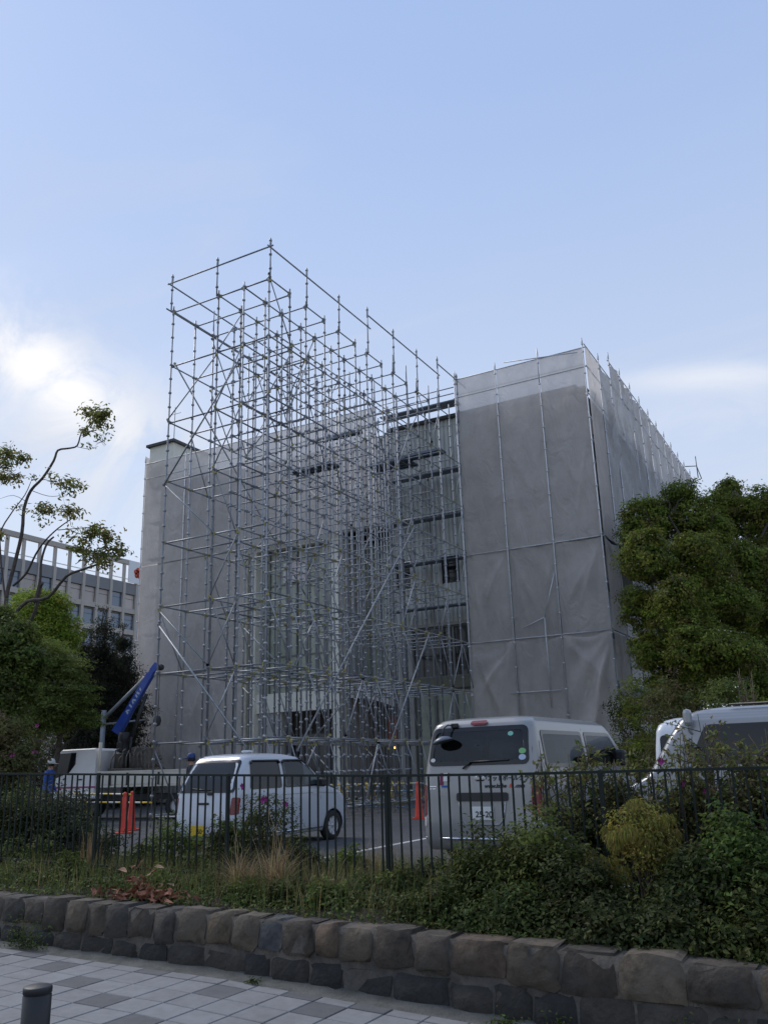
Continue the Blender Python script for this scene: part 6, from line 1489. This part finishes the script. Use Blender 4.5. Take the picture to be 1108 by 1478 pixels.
def dry_clump(px, py, h, wd, nb, Y, label, lean=(.2, .8), green=.1, name='dry_grass_clump'):
    c = at(px, py, Y); x_ = float(c[0]); zb = soilz(x_, Y); root = empty(name, (x_, Y, zb)); tag(root, label, 'dry grass', 'clumps of dry grass')
    base = np.stack([r.normal(0, wd, nb), r.normal(0, wd*.6, nb), np.zeros(nb)-.02], 1); pal = np.array(DRY+[(.10, .10, .04)])
    V, F_, Cc = blades(base, r.uniform(.4, 1.05, nb)*h, r.uniform(*lean, nb), .0042, palette_pick(DRY, nb, .22), 5, .9)
    o_ = link('blades', np_mesh('blades', V, F_, M_LEAF, Cc), root); o_['kind'] = 'stuff'
    b_ = MB()
    for i in range(5): limb(b_, (r.normal(0, wd*.7), r.normal(0, wd*.4), 0), (r.normal(0, wd), r.normal(0, wd*.4), h*r.uniform(.7, 1.3)), .004, .002, 4, .06, int(r.integers(1e6)), .1, 6)
    b_.build('stalk', mat('straw', (.30, .23, .13), .9), root)
dry_clump(345, 1245, .66, .07, 330, -9.9, 'large arching clump of dry tan grass under the azalea, left half', (.3, 1.3)); dry_clump(398, 1252, .72, .07, 330, -9.95, 'large arching clump of dry tan grass under the azalea, right half', (.15, 1.0))
dry_clump(130, 1230, .62, .07, 260, -9.35, 'upright dry grass clump left of the red cones', (.05, .35)); dry_clump(545, 1235, .5, .14, 260, -8.6, 'reddish dry grass behind the railing between the two vehicles', (.05, .45)); dry_clump(470, 1250, .38, .12, 150, -9.8, 'thin dry grass on the wall top right of the arching clump', (.1, .6))
# fallen brown leaves
dl = empty('dead_fronds', tuple(at(200, 1293, -10.55))); dl.location.z = soilz(dl.location.x, -10.55)+.0; tag(dl, 'pile of dead reddish brown leaves on the wall top at the left', 'dead leaves')
BR = [(.22, .085, .05), (.28, .12, .07), (.17, .06, .035), (.34, .20, .12)]
lfm = []
for q in range(6):
    bb = MB(); a_ = .05+.012*q; N = 7
    L_ = [(-a_*.6+1.2*a_*t, .012*math.sin(3*t+q)*2, 0) for t in np.linspace(0, 1, N)]
    rows_ = []
    for t, p in zip(np.linspace(0, 1, N), L_):
        w_ = .024*math.sin(math.pi*min(1, t*.92+.06)); rows_.append([(p[0], p[1]-w_, .012), (p[0], p[1], 0), (p[0], p[1]+w_, .012)])
    lfm.append(bb.grid(np.array(rows_)).mesh('dead_leaf', mat('dead_leaf_%d' % q, BR[q % 4], .8, var=.3, vscale=20, rnd=.25)))
for i in range(190):
    u = r.normal(0, 1); hump = i % 3 == 0
    lx, ly, lz = (r.normal(-.02, .10), r.normal(.10, .07), abs(r.normal(.10, .09))) if hump else (r.normal(.10, .24), r.normal(-.02, .07), abs(r.normal(.035, .03)))
    link('dead_leaf', lfm[i % 6], dl, None, (lx, ly, lz+.02), (r.normal(0, .6), r.normal(0, .6), r.uniform(0, 6.3)))
# weeds at the wall foot
def weed(x_, y_, wd, n, label, hgt=.09):
    z_ = float(g(x_)); root = empty('weed', (x_, y_, z_)); tag(root, label, 'weed', 'weeds at the wall foot')
    p = np.stack([r.normal(0, wd, n), r.normal(0, wd*.28, n), np.abs(r.normal(0, hgt, n))+.01], 1); nr_ = np.stack([r.normal(0, .6, n), r.normal(-.3, .5, n), np.ones(n)], 1)
    V, T, Cc = leaves(p, nr_, .035, .45, palette_pick([(.06, .095, .026), (.045, .07, .022), (.08, .11, .03)], n, .2))
    o_ = link('foliage', np_mesh('foliage', V, T, M_LEAF, Cc), root); o_['kind'] = 'stuff'
    b_ = MB()
    for i in range(6): limb(b_, (r.normal(0, wd*.6), 0, 0), (r.normal(0, wd), 0, hgt*1.5), .003, .0015, 4, .05, i, 0, 4)
    b_.build('stem', M['stem'], root)
def gx(px, py): 
    c = at(px, py, -11.1); return float(c[0])
weed(gx(40, 1345), -11.12, .14, 420, 'green weed clump at the wall foot on the left', .12)
weed(gx(376, 1415), -11.2, .04, 50, 'tiny weed tuft at the edge of the pavers, near the middle', .025)
weed(gx(735, 1465), -11.15, .06, 80, 'small weed in the gutter, right of the middle', .03); weed(gx(800, 1455), -11.05, .05, 60, 'small weed growing close against the wall foot at right', .04); weed(gx(985, 1465), -11.05, .07, 120, 'taller weed against the wall foot at the far right', .10); weed(gx(1080, 1440), -11.02, .10, 160, 'weed clump at the wall foot by the right edge', .08)
lt = MB(); rr_ = np.random.default_rng(3); P = np.array([[(x_, y_, .008+.012*rr_.random()) for x_ in np.linspace(-.06, .06, 6)] for y_ in np.linspace(-.014, .014, 3)])
lo_ = lt.grid(P, smooth=False).build('paper_litter', M['litter'], None, (gx(862, 1472), -11.1, float(g(11))+.015)); lo_.rotation_euler = (0, .05, -.1); tag(lo_, 'crumpled strip of white paper litter in the gutter at right', 'litter')
